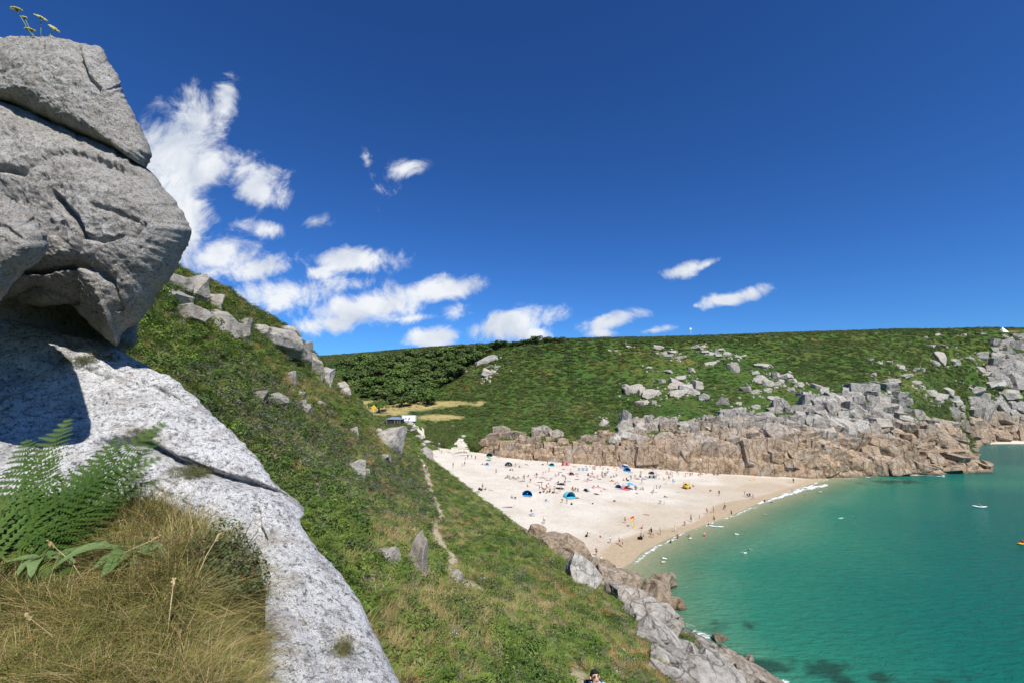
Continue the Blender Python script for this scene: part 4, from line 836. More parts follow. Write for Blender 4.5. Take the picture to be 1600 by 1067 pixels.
def near_cover():
    g = np.random.default_rng(91); nv = len(HY)
    def w(c):
        d = np.linalg.norm(c - np.array([0, 0, CAMZ]), axis=-1); return np.where((c[..., 1] > 3.0), np.clip(22 / d, 0, 2.6) ** 1.7 + .02, .0)
    p, fi, fj = sample_grid(HV, HROWS, nv, w, 64000, g)
    T = HT.reshape(HROWS, nv)[fi.astype(int), fj.astype(int)]; pa = HPATH.reshape(HROWS, nv)[fi.astype(int), fj.astype(int)]; px, py = to_px(p)
    d = np.linalg.norm(p - np.array([0, 0, CAMZ]), axis=1)
    ok = (pa < .25) & (T > 1.75 + .35 * fbm(p, .15, 3, 5)) & (T < 8.2) & (d > 3.6); p, px, py, d, T = p[ok], px[ok], py[ok], d[ok], T[ok]
    n1 = fbm(p, .07, 4, 61); n2 = fbm(p, .30, 3, 62); n3 = fbm(p, .16, 3, 63); n = len(p)
    band = seg_dist(px, py, [(330, 590), (430, 660), (540, 730), (620, 770)]) ; bd = sm(70 - band, 0, 40)
    dryc = np.maximum.reduce([sm(1.3 - np.hypot((px - cx) / rx, (py - cy) / ry), 0, .8) for cx, cy, rx, ry in ((640, 1000, 110, 90), (600, 830, 50, 30), (720, 930, 60, 50), (560, 720, 20, 14), (480, 610, 60, 20), (700, 830, 40, 25), (830, 960, 60, 40), (600, 690, 40, 24))])
    brk = np.maximum.reduce([sm(1.3 - np.hypot((px - cx) / rx, (py - cy) / ry), 0, .8) for cx, cy, rx, ry in ((510, 800, 70, 50), (250, 540, 60, 40), (560, 930, 60, 40), (740, 860, 60, 40), (850, 1010, 90, 40), (330, 600, 40, 30))])
    names = ['grass_green', 'grass_dry', 'bracken', 'gorse', 'heather', 'shrub', 'rusty', 'twig', 'white_flower', 'yellow_flower']
    pr = np.stack([.22 + .25 * sm(n1, -.2, .3), .22 + 3.0 * dryc + 1.2 * sm(n3, .05, .3), .30 + .9 * brk + .5 * sm(n2, 0, .4), .12 + .3 * sm(-n2, .05, .35), .10 + 2.4 * bd * sm(py, 560, 600) + .35 * sm(-n1, .1, .35), .30 + .5 * brk,
                   .04 + .9 * sm(n3 - n1 * .5, .2, .42) + .6 * sm(px, 740, 860) * sm(n2, .1, .35), .04 + .25 * sm(-n3, .2, .45), .012 + .05 * sm(px, 700, 800), .01 + .25 * sm(1.2 - np.hypot((px - 280) / 120, (py - 500) / 70), 0, .5)], 1)
    pr = np.clip(pr, 0, None); pr /= pr.sum(1)[:, None]; cu = pr.cumsum(1); r = g.random(n); ty = (r[:, None] > cu).sum(1).clip(0, 9)
    idx = np.array([VI[names[t]][int(g.integers(len(VI[names[t]])))] for t in ty])
    base = np.array([.85, .95, .95, .9, .8, .8, .75, .9, .9, .75])[ty] * np.interp(d, [4, 10, 25, 60, 130], [.55, .7, .95, 1.35, 1.9])
    s = base * g.uniform(.65, 1.35, n); scl = np.stack([s, s, s * g.uniform(.7, 1.15, n) * np.interp(d, [10, 80], [1, .72])], 1)
    rot = np.stack([g.normal(0, .14, n), .12 + g.normal(0, .14, n), g.uniform(0, 6.28, n)], 1); p = p.copy(); p[:, 2] -= .06 * s
    scatter('hillside_cover', p, idx, scl, rot, 'mixed bracken, heather, gorse and grass covering the near hillside', 'vegetation')
near_cover()
def far_cover():
    g = np.random.default_rng(92); rows = len(np.unique(FT)); nu = len(FV) // rows
    def w(c):
        d = np.linalg.norm(c - np.array([0, 0, CAMZ]), axis=-1); return np.clip(230 / d, 0, 1.6) ** 1.2
    p, fi, fj = sample_grid(FV, nu, rows, w, 60000, g); T = FT.reshape(nu, rows)[fi.astype(int), fj.astype(int)]; C = FCX.reshape(nu, rows)[fi.astype(int), fj.astype(int)]
    wob = .18 * np.sin(C * .09) + .12 * np.sin(C * .23); px, py = to_px(p)
    lo = np.where(C > 748, 1.05 + wob * .6, .35); lo = np.where(C > 1440, 2.05, lo); lo = np.where(C > 1520, 4.3 + wob, lo)
    ok = (T > lo) & (p[:, 2] > 1.5) & (T < 7.6)
    flat = np.maximum.reduce([1.15 - np.hypot((px - cx) / rx, (py - cy) / ry) for cx, cy, rx, ry in ((620, 634, 75, 8), (700, 630, 45, 5), (600, 644, 40, 5), (690, 652, 30, 4))]) + .5 * fbm(p, .06, 3, 71) > 0       # pale dry meadow on the valley floor
    ok &= ~((seg_dist(px, py, [(645, 655), (660, 675), (700, 705)]) < 9)); ok &= ~((px > 700) & (px < 742) & (py > 676))
    ok &= ~(flat & (g.random(len(p)) < .7)); p, px, py, T, flat = p[ok], px[ok], py[ok], T[ok], flat[ok]; n = len(p)
    n1 = fbm(p, .018, 4, 65); n2 = fbm(p, .06, 3, 66); n3 = fbm(p, .035, 3, 67)
    rk = np.maximum.reduce([sm(1.2 - np.hypot((px - cx) / rx, (py - cy) / ry), 0, .8) for cx, cy, rx, ry in ((1050, 590, 70, 50), (1060, 640, 60, 30), (1170, 580, 60, 40), (1220, 620, 70, 40), (1110, 550, 60, 16), (1420, 605, 60, 25), (1290, 630, 70, 30))])
    og = np.maximum.reduce([sm(1.2 - np.hypot((px - cx) / rx, (py - cy) / ry), 0, .7) for cx, cy, rx, ry in ((700, 598, 34, 12), (790, 552, 20, 6), (680, 618, 26, 10), (735, 605, 26, 14), (985, 545, 40, 8), (960, 575, 50, 20), (1120, 610, 24, 12), (1000, 560, 60, 12))])
    names = ['bush_dark', 'bush_green', 'bush_brown', 'bush_rust', 'bush_straw']
    pr = np.stack([.3 + 1.1 * sm(-n1, -.02, .18), .5 + 1.3 * sm(n1, -.02, .2), .18 + 1.0 * sm(n2, .05, .3) + 1.2 * rk, .04 + 1.6 * og * sm(n3, -.3, .2) + .25 * sm(n2 * n3, .02, .1), .08 + 30 * flat + .35 * og + .4 * rk + .5 * sm(n3, .15, .4)], 1)
    pr /= pr.sum(1)[:, None]; cu = pr.cumsum(1); ty = (g.random(n)[:, None] > cu).sum(1).clip(0, 4)
    idx = np.array([VI[names[t]][int(g.integers(len(VI[names[t]])))] for t in ty])
    s = np.array([1.25, 1.15, 1.0, .95, .8])[ty] * g.uniform(.6, 1.5, n) * np.interp(p[:, 1], [200, 420], [.85, 1.5]) * (1 - .35 * rk)
    scl = np.stack([s * 1.15, s * 1.15, s * g.uniform(.45, .85, n)], 1); rot = np.stack([g.normal(0, .1, n), g.normal(0, .1, n), g.uniform(0, 6.28, n)], 1); p = p.copy(); p[:, 2] -= .1
    scatter('far_hill_cover', p, idx, scl, rot, 'low gorse, bracken and heath covering the hill beyond the beach', 'vegetation')
far_cover()
def mound_cover():
    g = np.random.default_rng(93); P_ = []
    for _ in range(1500):
        a, r = g.uniform(0, 6.283), math.sqrt(g.random()); px, py = 690 + 26 * r * math.cos(a), 679 + 18 * r * math.sin(a) ; H = hit(px, py, T_F, T_B, T_H)
        if H and H[0].y > 180: P_.append((H[0].x, H[0].y, H[0].z - .2 + 1.6 * (1 - r * r)))
    for _ in range(160):
        px, py = g.normal(745, 6), g.normal(693, 4); H = hit(px, py, T_F, T_B)
        if H: P_.append(H[0][:])
    n = len(P_); s = g.uniform(.7, 1.5, n); scatter('valley_thicket', P_, pick(['bush_green', 'bush_dark'], [3, 1], g, n), np.stack([s, s, s * .8], 1), np.stack([s * 0, s * 0, g.uniform(0, 6, n)], 1), 'dense bright green thicket between the two sandy tracks', 'vegetation')
mound_cover()

# ------------------------------------------------------------------ foreground plants
T_L = BVHTree.FromPolygons([tuple(v.co + Vector(ledge_o)) for v in me_l.vertices], [tuple(p.vertices) for p in me_l.polygons])
slab = ROCKS_FG[-1]; T_S = BVHTree.FromPolygons([tuple(v.co + slab.location) for v in slab.data.vertices], [tuple(p.vertices) for p in slab.data.polygons])
T_CAP = BVHTree.FromPolygons([tuple(v.co + ROCKS_FG[0].location) for v in ROCKS_FG[0].data.vertices], [tuple(p.vertices) for p in ROCKS_FG[0].data.polygons])
def ledge_cover():
    g = np.random.default_rng(94); Q = []; S = []; I = []
    for _ in range(1700):
        px, py = g.uniform(-160, 400), 780 + 330 * g.random(); H = hit(px, py, T_L)
        if H is None: continue
        Q.append((H[0].x, H[0].y, H[0].z - .015)); k = g.uniform(.32, .72) * (.8 if py > 980 else 1.0) * (.42 if px < 165 and py < 930 else 1); S.append(k)
        nz = float(fbm(np.array([H[0][:]]), 2.2, 3, 44)[0]); I.append(VI['grass_fine'][int(g.choice(4, p=[.35, .4, .05, .2] if nz > -.02 else [.35, .2, .35, .1]))])
    for (cx, cy, rx, ry, n) in ((225, 683, 30, 12, 34), (300, 738, 46, 10, 40), (150, 560, 40, 6, 14), (345, 945, 18, 22, 14), (535, 1015, 10, 14, 14), (128, 566, 24, 5, 10)):      # tufts rooted in the slab's cracks
        for _ in range(n):
            H = hit(g.normal(cx, rx * .5), g.normal(cy, ry * .5), T_S)
            if H: Q.append(H[0][:]); S.append(g.uniform(.16, .34)); I.append(VI['grass_fine'][int(g.integers(3))] if g.random() < .6 else VI['heather'][0])
    for i, t in enumerate(I):
        if t in VI['heather']: S[i] *= .45
    n = len(Q); S = np.array(S); rot = np.stack([g.normal(.05, .22, n), g.normal(.1, .22, n), g.uniform(0, 6.28, n)], 1)
    scatter('ledge_grass', Q, I, np.stack([S, S, S], 1), rot, 'long fine golden green grass matted over the ledge and slab cracks', 'grass')
ledge_cover()
M_FERN = m_leaf('fern_frond', [(.04, .085, .012), (.06, .115, .018), (.095, .15, .028)], .6, .3)
def fern(px, py, d, fr, label):
    H = hit(px, py, T_L); base = H[0] if H else Vector(P(px, py, d)); root = empty('fern', base); tag(root, label, 'fern')
    for i, (az, L, rise, droop) in enumerate(fr):
        V, F = frond_geo(L, 18, .34, rise, droop, 7, 500 + i + int(px)); o = link('frond', mesh_from('frond', V, F, False), M_FERN, root, rot=(R(52) * math.cos(R(az)) + random.uniform(-.2, .2), 0, R(az)))
    return root
fern(30, 890, 2.8, [(95, .85, .95, .15), (80, .85, .95, .2), (120, .9, .95, .15), (68, .72, .95, .4), (145, .85, .85, .3), (88, .65, 1.3, .35), (105, .7, 1.2, .3), (75, .65, 1.2, .5), (-20, .4, .7, .7), (190, .7, .8, .6), (-70, .4, .8, .8), (110, .55, .8, .4), (85, .5, .7, .3), (135, .55, .6, .3), (60, .45, .8, .6), (98, .6, .6, .2), (76, .5, .5, .2)], 'broad green bracken fern with arching fronds in front of the shaded slab')
fern(-40, 885, 2.8, [(80, .95, 1.0, .15), (62, .85, 1.0, .3), (100, .9, 1.1, .2), (70, .7, 1.3, .4), (90, .65, .8, .3), (60, .6, .7, .4), (50, .5, .6, .5)], 'green bracken fern with upright fronds beside the rounded boulder')
fern(85, 880, 2.9, [(80, .5, 1.0, .3), (100, .55, 1.1, .3), (130, .5, 1.0, .4), (-30, .35, .7, .7), (90, .45, .7, .3), (70, .4, .6, .3)], 'smaller bracken fern against the pale slab')
M_DOCK = m_leaf('broad_leaf', [(.11, .19, .055), (.18, .26, .10)], .5, .3)
def broad_plant(px, py, n, L, label):
    H = hit(px, py, T_L); root = empty('leafy_plant', H[0] + Vector((0, 0, .05))); tag(root, label, 'plant'); g = np.random.default_rng(px)
    for k in range(n):
        V = []; F = []; l = L * g.uniform(.65, 1.15); w = l * .13; rise = g.uniform(.35, .9); S = 9
        for q in range(S + 1):
            t = q / S; c = np.array([l * t * .85, 0, l * (rise * t - .95 * rise * t * t - .12 * t * t)]); ww = w * math.sin(math.pi * min(1, .06 + t * .94)) ** .7 * (1 + .12 * math.sin(t * 23))
            V += [c + [0, -ww, ww * .35], c, c + [0, ww, ww * .35]]
        for q in range(S):
            for e in (0, 1): F.append((3*q + e, 3*q + e + 1, 3*q + e + 4, 3*q + e + 3))
        link('leaf', mesh_from('leaf', V, F), M_DOCK, root, rot=(g.normal(0, .3), 0, 6.283 * k / n + g.normal(0, .25)))
    return root
broad_plant(196, 880, 16, .33, 'rosette of long pale green drooping leaves beside the fern')
broad_plant(70, 893, 8, .26, 'small rosette of pale green leaves under the fern')
def slab_bush():
    H = hit(325, 935, T_L) or hit(325, 935, T_S); root = empty('shrub', H[0] + Vector((0, .12, 0))); tag(root, 'low brown green shrub at the edge of the grassy ledge against the slab', 'shrub')
    V, F = leaf_dome(2600, .24, .36, .014, .026, 600, .3, .35); fo = link('foliage', mesh_from('foliage', V, F, False), m_leaf('shrub_leaf', [(.06, .085, .03), (.10, .11, .04)], .6, .15), root)
    mb = MB(); g = np.random.default_rng(4)
    for _ in range(26):
        a = g.uniform(0, 6.28); e = Vector((math.cos(a) * .2, math.sin(a) * .2, g.uniform(.1, .34))); mb.tube([(0, 0, -.05), e * .5 + Vector((0, 0, .03)), e], [.006, .004, .002], 4)
    link('stem', mb.mesh('stem', [M_BARK]), None, root)
slab_bush()
def umbels():
    H = hit(52, 63, T_CAP); b = H[0] if H else Vector(P(52, 60, 5.3)); b = b + Vector((0, .1, -.02)); root = empty('umbel_flower', b); tag(root, 'yellow green umbel flowers growing on top of the capstone', 'flower')
    for i, (px, py, r, tx, ty) in enumerate(((26, 16, .055, 0, .2), (64, 29, .062, .5, .1), (84, 46, .055, .9, .0), (47, 48, .05, .1, .5), (39, 30, .022, 0, 0))):
        e = Vector(P(px, py, b.y + .05 * (i - 2))) - b; mid = e * .55 + Vector((0, 0, -.02)); mb = MB(); mb.tube([(0, 0, 0), mid, e], [.006, .005, .004], 5); st = link('stem', mb.mesh('stem', [M_STEM]), None, root)
        g = np.random.default_rng(i); hb = MB(); n = Vector((tx, -.3, .9)).normalized(); qd = n.to_track_quat('Z', 'Y').to_matrix()
        for k in range(46):
            a, rr = g.uniform(0, 6.28), r * math.sqrt(g.random()); c = e + qd @ Vector((math.cos(a) * rr, math.sin(a) * rr, .018 - rr * rr * 4)); hb.tube([e - n * .012, c], [.0015, .0015], 3, 0, False)
            hb.box(c, (.014, .014, .008), 1, (g.normal(0, .4), g.normal(0, .4), a))
        link('flower_head', hb.mesh('flower_head', [M_STEM, plain('umbel_cream', (.50, .47, .16))]), None, st)
umbels()
M_DSTALK = plain('dry_stalk', (.42, .32, .17), .9)
def stalks():
    g = np.random.default_rng(12)
    for i, (px, py, tx, ty, d) in enumerate(((60, 935, 250, 838, 2.5), (300, 915, 342, 835, 2.45), (150, 925, 75, 845, 2.5), (262, 985, 272, 905, 2.2), (120, 1040, 40, 960, 2.1))):
        a, b = Vector(P(px, py, d)), Vector(P(tx, ty, d + .1)); mb = MB(); L_ = b - a; mb.tube([(0, 0, -.03), L_ * .5 + Vector((0, 0, .02)), L_], [.003, .0025, .0012], 4)
        o = tag(link('dry_grass_stalk', mb.mesh('dry_grass_stalk', [M_DSTALK]), None, None, a), 'single pale dry seed stalk leaning over the ledge grass', 'grass stalk', 'dry stalks on the ledge')
        sb = MB()
        for k in range(9):
            c = L_ * (1 - k * .014) + Vector(g.normal(0, .003, 3)); sb.box(c, (.006, .006, .018), 0, tuple(g.normal(0, .5, 3)))
        link('seed_head', sb.mesh('seed_head', [M_STRAW]), None, o)
stalks()

# ------------------------------------------------------------------ trees of the valley
M_TREE = [m_leaf('tree_leaf_dark', [(.055, .09, .02), (.09, .125, .034)], .6, .12), m_leaf('tree_leaf_mid', [(.065, .115, .022), (.105, .16, .036)], .6, .15), m_leaf('tree_leaf_light', [(.085, .15, .028), (.12, .18, .04)], .6, .15)]
def tree_meshes(seed):
    g = np.random.default_rng(seed); V, F = [], []
    for _ in range(int(g.integers(6, 9))):
        c = np.array([g.normal(0, .42), g.normal(0, .42), g.uniform(.55, 1.0)]); v, f = leaf_dome(85, g.uniform(.34, .55), g.uniform(.3, .45), .13, .18, int(g.integers(1e6)), .4, .6); b = len(V)
        V += [np.array(q) + c for q in v]; F += [tuple(i + b for i in q) for q in f]
        v, f = leaf_dome(35, .42, -.22, .13, .18, int(g.integers(1e6)), .0, .6); b = len(V); V += [np.array(q) + c for q in v]; F += [tuple(i + b for i in q) for q in f]
    mb = MB(); mb.tube([(0, 0, -.3), (.02, 0, .3), (0, .03, .7)], [.09, .07, .035], 6)
    for _ in range(4):
        a = g.uniform(0, 6.28); mb.tube([(0, 0, .35), (math.cos(a) * .25, math.sin(a) * .25, .62), (math.cos(a) * .45, math.sin(a) * .45, .9)], [.045, .03, .012], 5)
    return mesh_from('crown', V, F, False), mb.mesh('trunk', [M_BARK])
TREES = [tree_meshes(700 + i) for i in range(6)]
crowns = []
for c, t in TREES:
    row = []
    for m in M_TREE: q = c.copy(); q.materials.append(m); row.append(q)
    crowns.append(row)
def tree(px, py, hpx, wf, shade, label, group=None, trees=(T_F,)):
    H = hit(px, py, *trees)
    if H is None: return
    k = hpx * H[0].y / FPX / 1.35; i = int(abs(px * 7 + py * 3)) % 6; root = empty('tree', H[0] - Vector((0, 0, .1)), (px * 1.7) % 6.28); root.scale = (k * wf, k * wf, k)
    link('crown', crowns[i][shade], None, root); link('trunk', TREES[i][1], None, root); tag(root, label, 'tree', group)
g_ = np.random.default_rng(55); placed = []
WOOD = [(512, 600), (530, 575), (575, 566), (640, 560), (700, 550), (765, 545), (735, 575), (690, 600), (668, 620), (640, 632), (600, 628), (560, 618), (525, 622)]
def inside(x, y, poly):
    c = False
    for (ax, ay), (bx, by) in zip(poly, poly[1:] + poly[:1]):
        if (ay > y) != (by > y) and x < (bx - ax) * (y - ay) / (by - ay) + ax: c = not c
    return c
tries = 0
while len(placed) < 120 and tries < 6000:
    tries += 1; x, y = g_.uniform(505, 770), g_.uniform(540, 640)
    if not inside(x, y, WOOD) or any(abs(x - a) < 8 and abs(y - b) < 5 for a, b in placed): continue
    placed.append((x, y)); sh = int(g_.choice(3, p=[.45, .38, .17])); tree(x, y + 5, g_.uniform(13, 22), g_.uniform(1.0, 1.35), sh, ['dark green rounded tree in the valley wood', 'mid green rounded tree in the valley wood', 'light green bushy tree in the valley wood'][sh], 'trees of the valley wood')
for x, y, h in ((770, 545, 11), (784, 543, 12), (758, 547, 10), (720, 549, 10), (822, 538, 9), (838, 536, 11), (855, 535, 10), (872, 535, 9), (805, 541, 8), (700, 552, 9)):
    tree(x, y, h, 1.7, 0, 'wind clipped dark thorn tree on the hill skyline', 'thorn trees on the skyline')
tree(586, 583, 30, .95, 0, 'tall dark conifer standing above the valley wood')
for x, y in ((672, 628), (612, 612), (648, 622), (592, 640)): tree(x, y + 4, 20, 1.2, 1, 'bushy green tree at the foot of the wood by the dry meadow', 'trees by the dry meadow')

# ------------------------------------------------------------------ sandy tracks up from the beach, hut, container, markers
def track(name, line, w, label):
    V = []; pts = []
    for (ax, ay), (bx, by) in zip(line[:-1], line[1:]):
        for t in np.linspace(0, 1, 8, endpoint=False): pts.append((lerp(ax, bx, t), lerp(ay, by, t)))
    for i, (x, y) in enumerate(pts):
        for s in np.linspace(-1, 1, 5):
            H = hit(x + s * w * (.9 + .2 * math.sin(i * .7)) * lerp(.6, 1.6, i / len(pts)), y + 1.2 * math.sin(i * 1.3 + s * 2), T_F, T_B, T_H); q = H[0]; V.append((q.x, q.y, q.z + .22 - .3 * abs(s)))
    V, o = recentre(V); me = mesh_from(name, V, grid_faces(len(pts), 5)); attr(me, 'wet', np.full(len(V), .12)); return tag(link(name, me, M_SAND, loc=o), kind='structure')
track('sand_track', [(640, 655), (645, 662), (655, 672), (668, 684), (682, 696), (705, 708)], 5, '')
track('sand_path', [(660, 668), (663, 678), (673, 690), (684, 698)], 2.6, '')
track('sand_gully', [(716, 684), (719, 690), (722, 696), (722, 704), (722, 712)], 13, '')
for i, (x, y, w, h) in enumerate(((640, 662, 10, 6), (648, 668, 9, 6), (656, 682, 14, 7), (668, 690, 12, 7), (644, 672, 7, 5), (710, 676, 8, 3), (724, 681, 7, 4), (704, 666, 8, 3), (660, 694, 8, 5), (676, 684, 8, 5), (684, 694, 7, 4), (635, 660, 8, 4))):
    boulder_on(x, y, w, h, (T_F, T_B, T_H), ROUNDS, 'pale stone edging the sandy track below the hut', 'stones along the sandy track', sink=.3)
M_DWOOD = plain('dark_timber', (.045, .035, .03)); M_ROOF = plain('slate_roof', (.16, .2, .26), .5); M_WPANEL = plain('white_panel', (.78, .78, .78), .5); M_DARK = plain('dark_opening', (.015, .015, .018)); M_YSIGN = plain('yellow_paint', (.72, .46, .02), .5); M_CREAM = plain('cream_paint', (.75, .7, .45), .5); M_STEEL = plain('grey_post', (.45, .45, .43), .5)
H = hit(614, 663, T_F, T_H); hb = H[0]; kx = hb.y / FPX
def part(name, boxes, mat, root):
    mb = MB(); [mb.box(*b) for b in boxes]; return link(name, mb.mesh(name, [mat], False), None, root)
W_, D_, H_ = 23 * kx, 5.0, 8 * kx
hut = empty('beach_hut', hb + Vector((0, 1, 0)), R(-6)); tag(hut, 'low dark timber beach hut with slate grey roof and open veranda', 'hut')
part('wall', [((0, D_ / 2, H_ / 2), (W_, D_, H_))], M_DWOOD, hut)
mb = MB(); e = .5
mb.add([(-W_/2 - e, -e, H_ - .05), (W_/2 + e, -e, H_ - .05), (W_/2 + e, D_ + e, H_ - .05), (-W_/2 - e, D_ + e, H_ - .05), (-W_ * .25, D_ / 2, H_ + 1.1), (W_ * .25, D_ / 2, H_ + 1.1)], [(0, 1, 5, 4), (1, 2, 5), (2, 3, 4, 5), (3, 0, 4), (3, 2, 1, 0)]); link('roof', mb.mesh('roof', [M_ROOF], False), None, hut)
for t in (-.46, .1, .28, .46): part('post', [((W_ * t, -.35, H_ / 2 - .05), (.16, .16, H_))], plain('pale_timber', (.3, .24, .17)), hut)
part('door', [((W_ * .19, -.03, H_ * .42), (1.1, .1, H_ * .8))], M_DARK, hut)
for t in (-.3, -.08): part('window', [((W_ * t, -.03, H_ * .58), (1.0, .1, H_ * .4))], M_DARK, hut)
H = hit(634, 660, T_F, T_H); kb = H[0].y / FPX; cont = empty('white_container', H[0] + Vector((.6, 3.5, .6)), R(-4)); tag(cont, 'white painted container beside the dark hut with small dark pictures on its side', 'container')
W_, H_ = 21 * kb, 9 * kb; part('body', [((0, 1.2, H_ / 2), (W_, 2.4, H_))], M_WPANEL, cont)
for q in range(9): part('rib', [((W_ * (q - 4) / 9.2, -.03, H_ / 2), (.1, .06, H_ * .94))], M_WPANEL, cont)
mb = MB(); mb.tube([(W_ * .02, -.07, H_ * .32), (W_ * .05, -.07, H_ * .5), (W_ * .1, -.07, H_ * .66)], [.25, .35, .12], 6); mb.box((-W_ * .2, -.08, H_ * .5), (.5, .03, .7)); mb.box((-W_ * .38, -.08, H_ * .42), (.4, .03, .5)); mb.box((-W_ * .3, -.08, H_ * .36), (.25, .03, .3)); link('picture', mb.mesh('picture', [plain('picture_ink', (.06, .07, .1))], False), None, cont)
def marker(px, py_base, py_top, wpx, d, mat, label):
    b = Vector(P(px, py_base, d)); t = Vector(P(px, py_top, d)); k = d / FPX; root = empty('cable_marker', b); tag(root, label, 'marker sign'); h = t.z - b.z; w = wpx * k
    mb = MB(); mb.tube([(0, 0, -1.0), (0, 0, h - w * .5)], .05 * max(1, d / 150), 8); link('post', mb.mesh('post', [M_STEEL]), None, root)
    mb = MB(); c = h - w * .62; s = w * .62
    mb.add([(0, -.05, c - s), (s, -.05, c), (0, -.05, c + s), (-s, -.05, c), (0, .05, c - s), (s, .05, c), (0, .05, c + s), (-s, .05, c)], [(0, 1, 2, 3), (7, 6, 5, 4), (0, 4, 5, 1), (1, 5, 6, 2), (2, 6, 7, 3), (3, 7, 4, 0)]); bd = link('board', mb.mesh('board', [mat], False), None, root)
    mb = MB(); n = 14; mb.add([(math.cos(6.283 * i / n) * s * .32, -.06, c + math.sin(6.283 * i / n) * s * .32) for i in range(n)], [tuple(range(n))]); link('disc', mb.mesh('disc', [plain('marker_disc', (.62, .33, .02))], False), None, bd)
H = hit(584, 655, T_H); marker(583, 657, 632, 6.5, H[0].y if H else 150, M_YSIGN, 'yellow diamond cable marker on a post at the hill spur')
H = hit(1080, 529, T_F); marker(1080, 530, 512, 3.4, H[0].y if H else 345, M_CREAM, 'cream diamond cable marker on a tall post on the far skyline')
H = hit(1567, 518, T_F); b = H[0] if H else Vector(P(1567, 517, 425)); mb = MB(); s = 4.6 * b.y / FPX; mb.add([(-s, -s, -1), (s, -s, -1), (s, s, -1), (-s, s, -1), (0, 0, s * 1.5)], [(0, 1, 4), (1, 2, 4), (2, 3, 4), (3, 0, 4), (3, 2, 1, 0)]); tag(link('pyramid', mb.mesh('pyramid', [M_WPANEL], False), None, None, b), 'small white pyramid landmark on the far hilltop', 'landmark')
V = []
for x in np.linspace(1484, 1625, 40):
    for y in np.linspace(694.5, 686.5, 6): q = z0(x, y, 0); t = (694.5 - y) / 8; V.append((q[0], q[1], -.4 + 2.4 * t))
V, o = recentre(V); me = mesh_from('cove_beach', V, grid_faces(40, 6)); attr(me, 'wet', np.zeros(len(V))); tag(link('cove_beach', me, M_SAND, loc=o), kind='structure')

# ------------------------------------------------------------------ people: one skinned body per pose, clothes as material regions
SKIN = [plain('skin_light', (.50, .30, .21), .55), plain('skin_tan', (.36, .20, .13), .55), plain('skin_dark', (.17, .09, .06), .55)]
HAIR = [plain('hair_brown', (.035, .02, .012)), plain('hair_black', (.012, .01, .01)), plain('hair_fair', (.25, .16, .06))]
CLO = {'white': (.75, .75, .73), 'black': (.015, .015, .018), 'navy': (.02, .03, .09), 'blue': (.05, .14, .38), 'red': (.48, .035, .03), 'teal': (.04, .26, .27), 'grey': (.24, .25, .27), 'pink': (.55, .2, .25), 'green': (.06, .2, .08), 'purple': (.15, .08, .25), 'orange': (.6, .2, .03), 'yellow': (.62, .45, .04), 'pale blue': (.33, .47, .6), 'cream': (.6, .54, .42), 'bright blue': (.03, .3, .62), 'cyan': (.08, .45, .55), 'maroon': (.2, .03, .04), 'lavender': (.42, .4, .58)}
def cloth(c): return plain('cloth_' + c.replace(' ', '_'), CLO[c], .8, .15, .2)
def skin_mesh(name, J, E, rad, sub=1):
    """J joint name -> position, E edges, rad joint -> radius"""
    me = bpy.data.meshes.new(name + '_cage'); ks = list(J); ix = {k: i for i, k in enumerate(ks)}
    me.from_pydata([J[k] for k in ks], [(ix[a], ix[b]) for a, b in E], []); o = bpy.data.objects.new(name + '_cage', me); COL.objects.link(o)
    o.modifiers.new('skin', 'SKIN'); sv = me.skin_vertices[0].data
    for k in ks:
        r = rad[k]; sv[ix[k]].radius = r if hasattr(r, '__len__') else (r, r); sv[ix[k]].use_root = (k == 'pelvis')
    m = o.modifiers.new('sub', 'SUBSURF'); m.levels = m.render_levels = sub
    dg = bpy.context.evaluated_depsgraph_get(); out = bpy.data.meshes.new_from_object(o.evaluated_get(dg)); out.name = name
    bpy.data.objects.remove(o); bpy.data.meshes.remove(me); return out
LIMB = ['sh', 'el', 'wr', 'ha']; LEG = ['hi', 'kn', 'an', 'to']
EDG = [('pelvis', 'waist'), ('waist', 'chest'), ('chest', 'neck'), ('neck', 'head'), ('head', 'crown')] + [e for s in 'LR' for e in (('chest', 'sh' + s), ('sh' + s, 'el' + s), ('el' + s, 'wr' + s), ('wr' + s, 'ha' + s), ('pelvis', 'hi' + s), ('hi' + s, 'kn' + s), ('kn' + s, 'an' + s), ('an' + s, 'to' + s))]
RAD = dict(pelvis=(.15, .11), waist=(.13, .10), chest=(.16, .11), neck=.058, head=.10, crown=.08)
for s_ in 'LR': RAD.update({'sh' + s_: .068, 'el' + s_: .046, 'wr' + s_: .034, 'ha' + s_: .04, 'hi' + s_: .095, 'kn' + s_: .062, 'an' + s_: .042, 'to' + s_: .036})
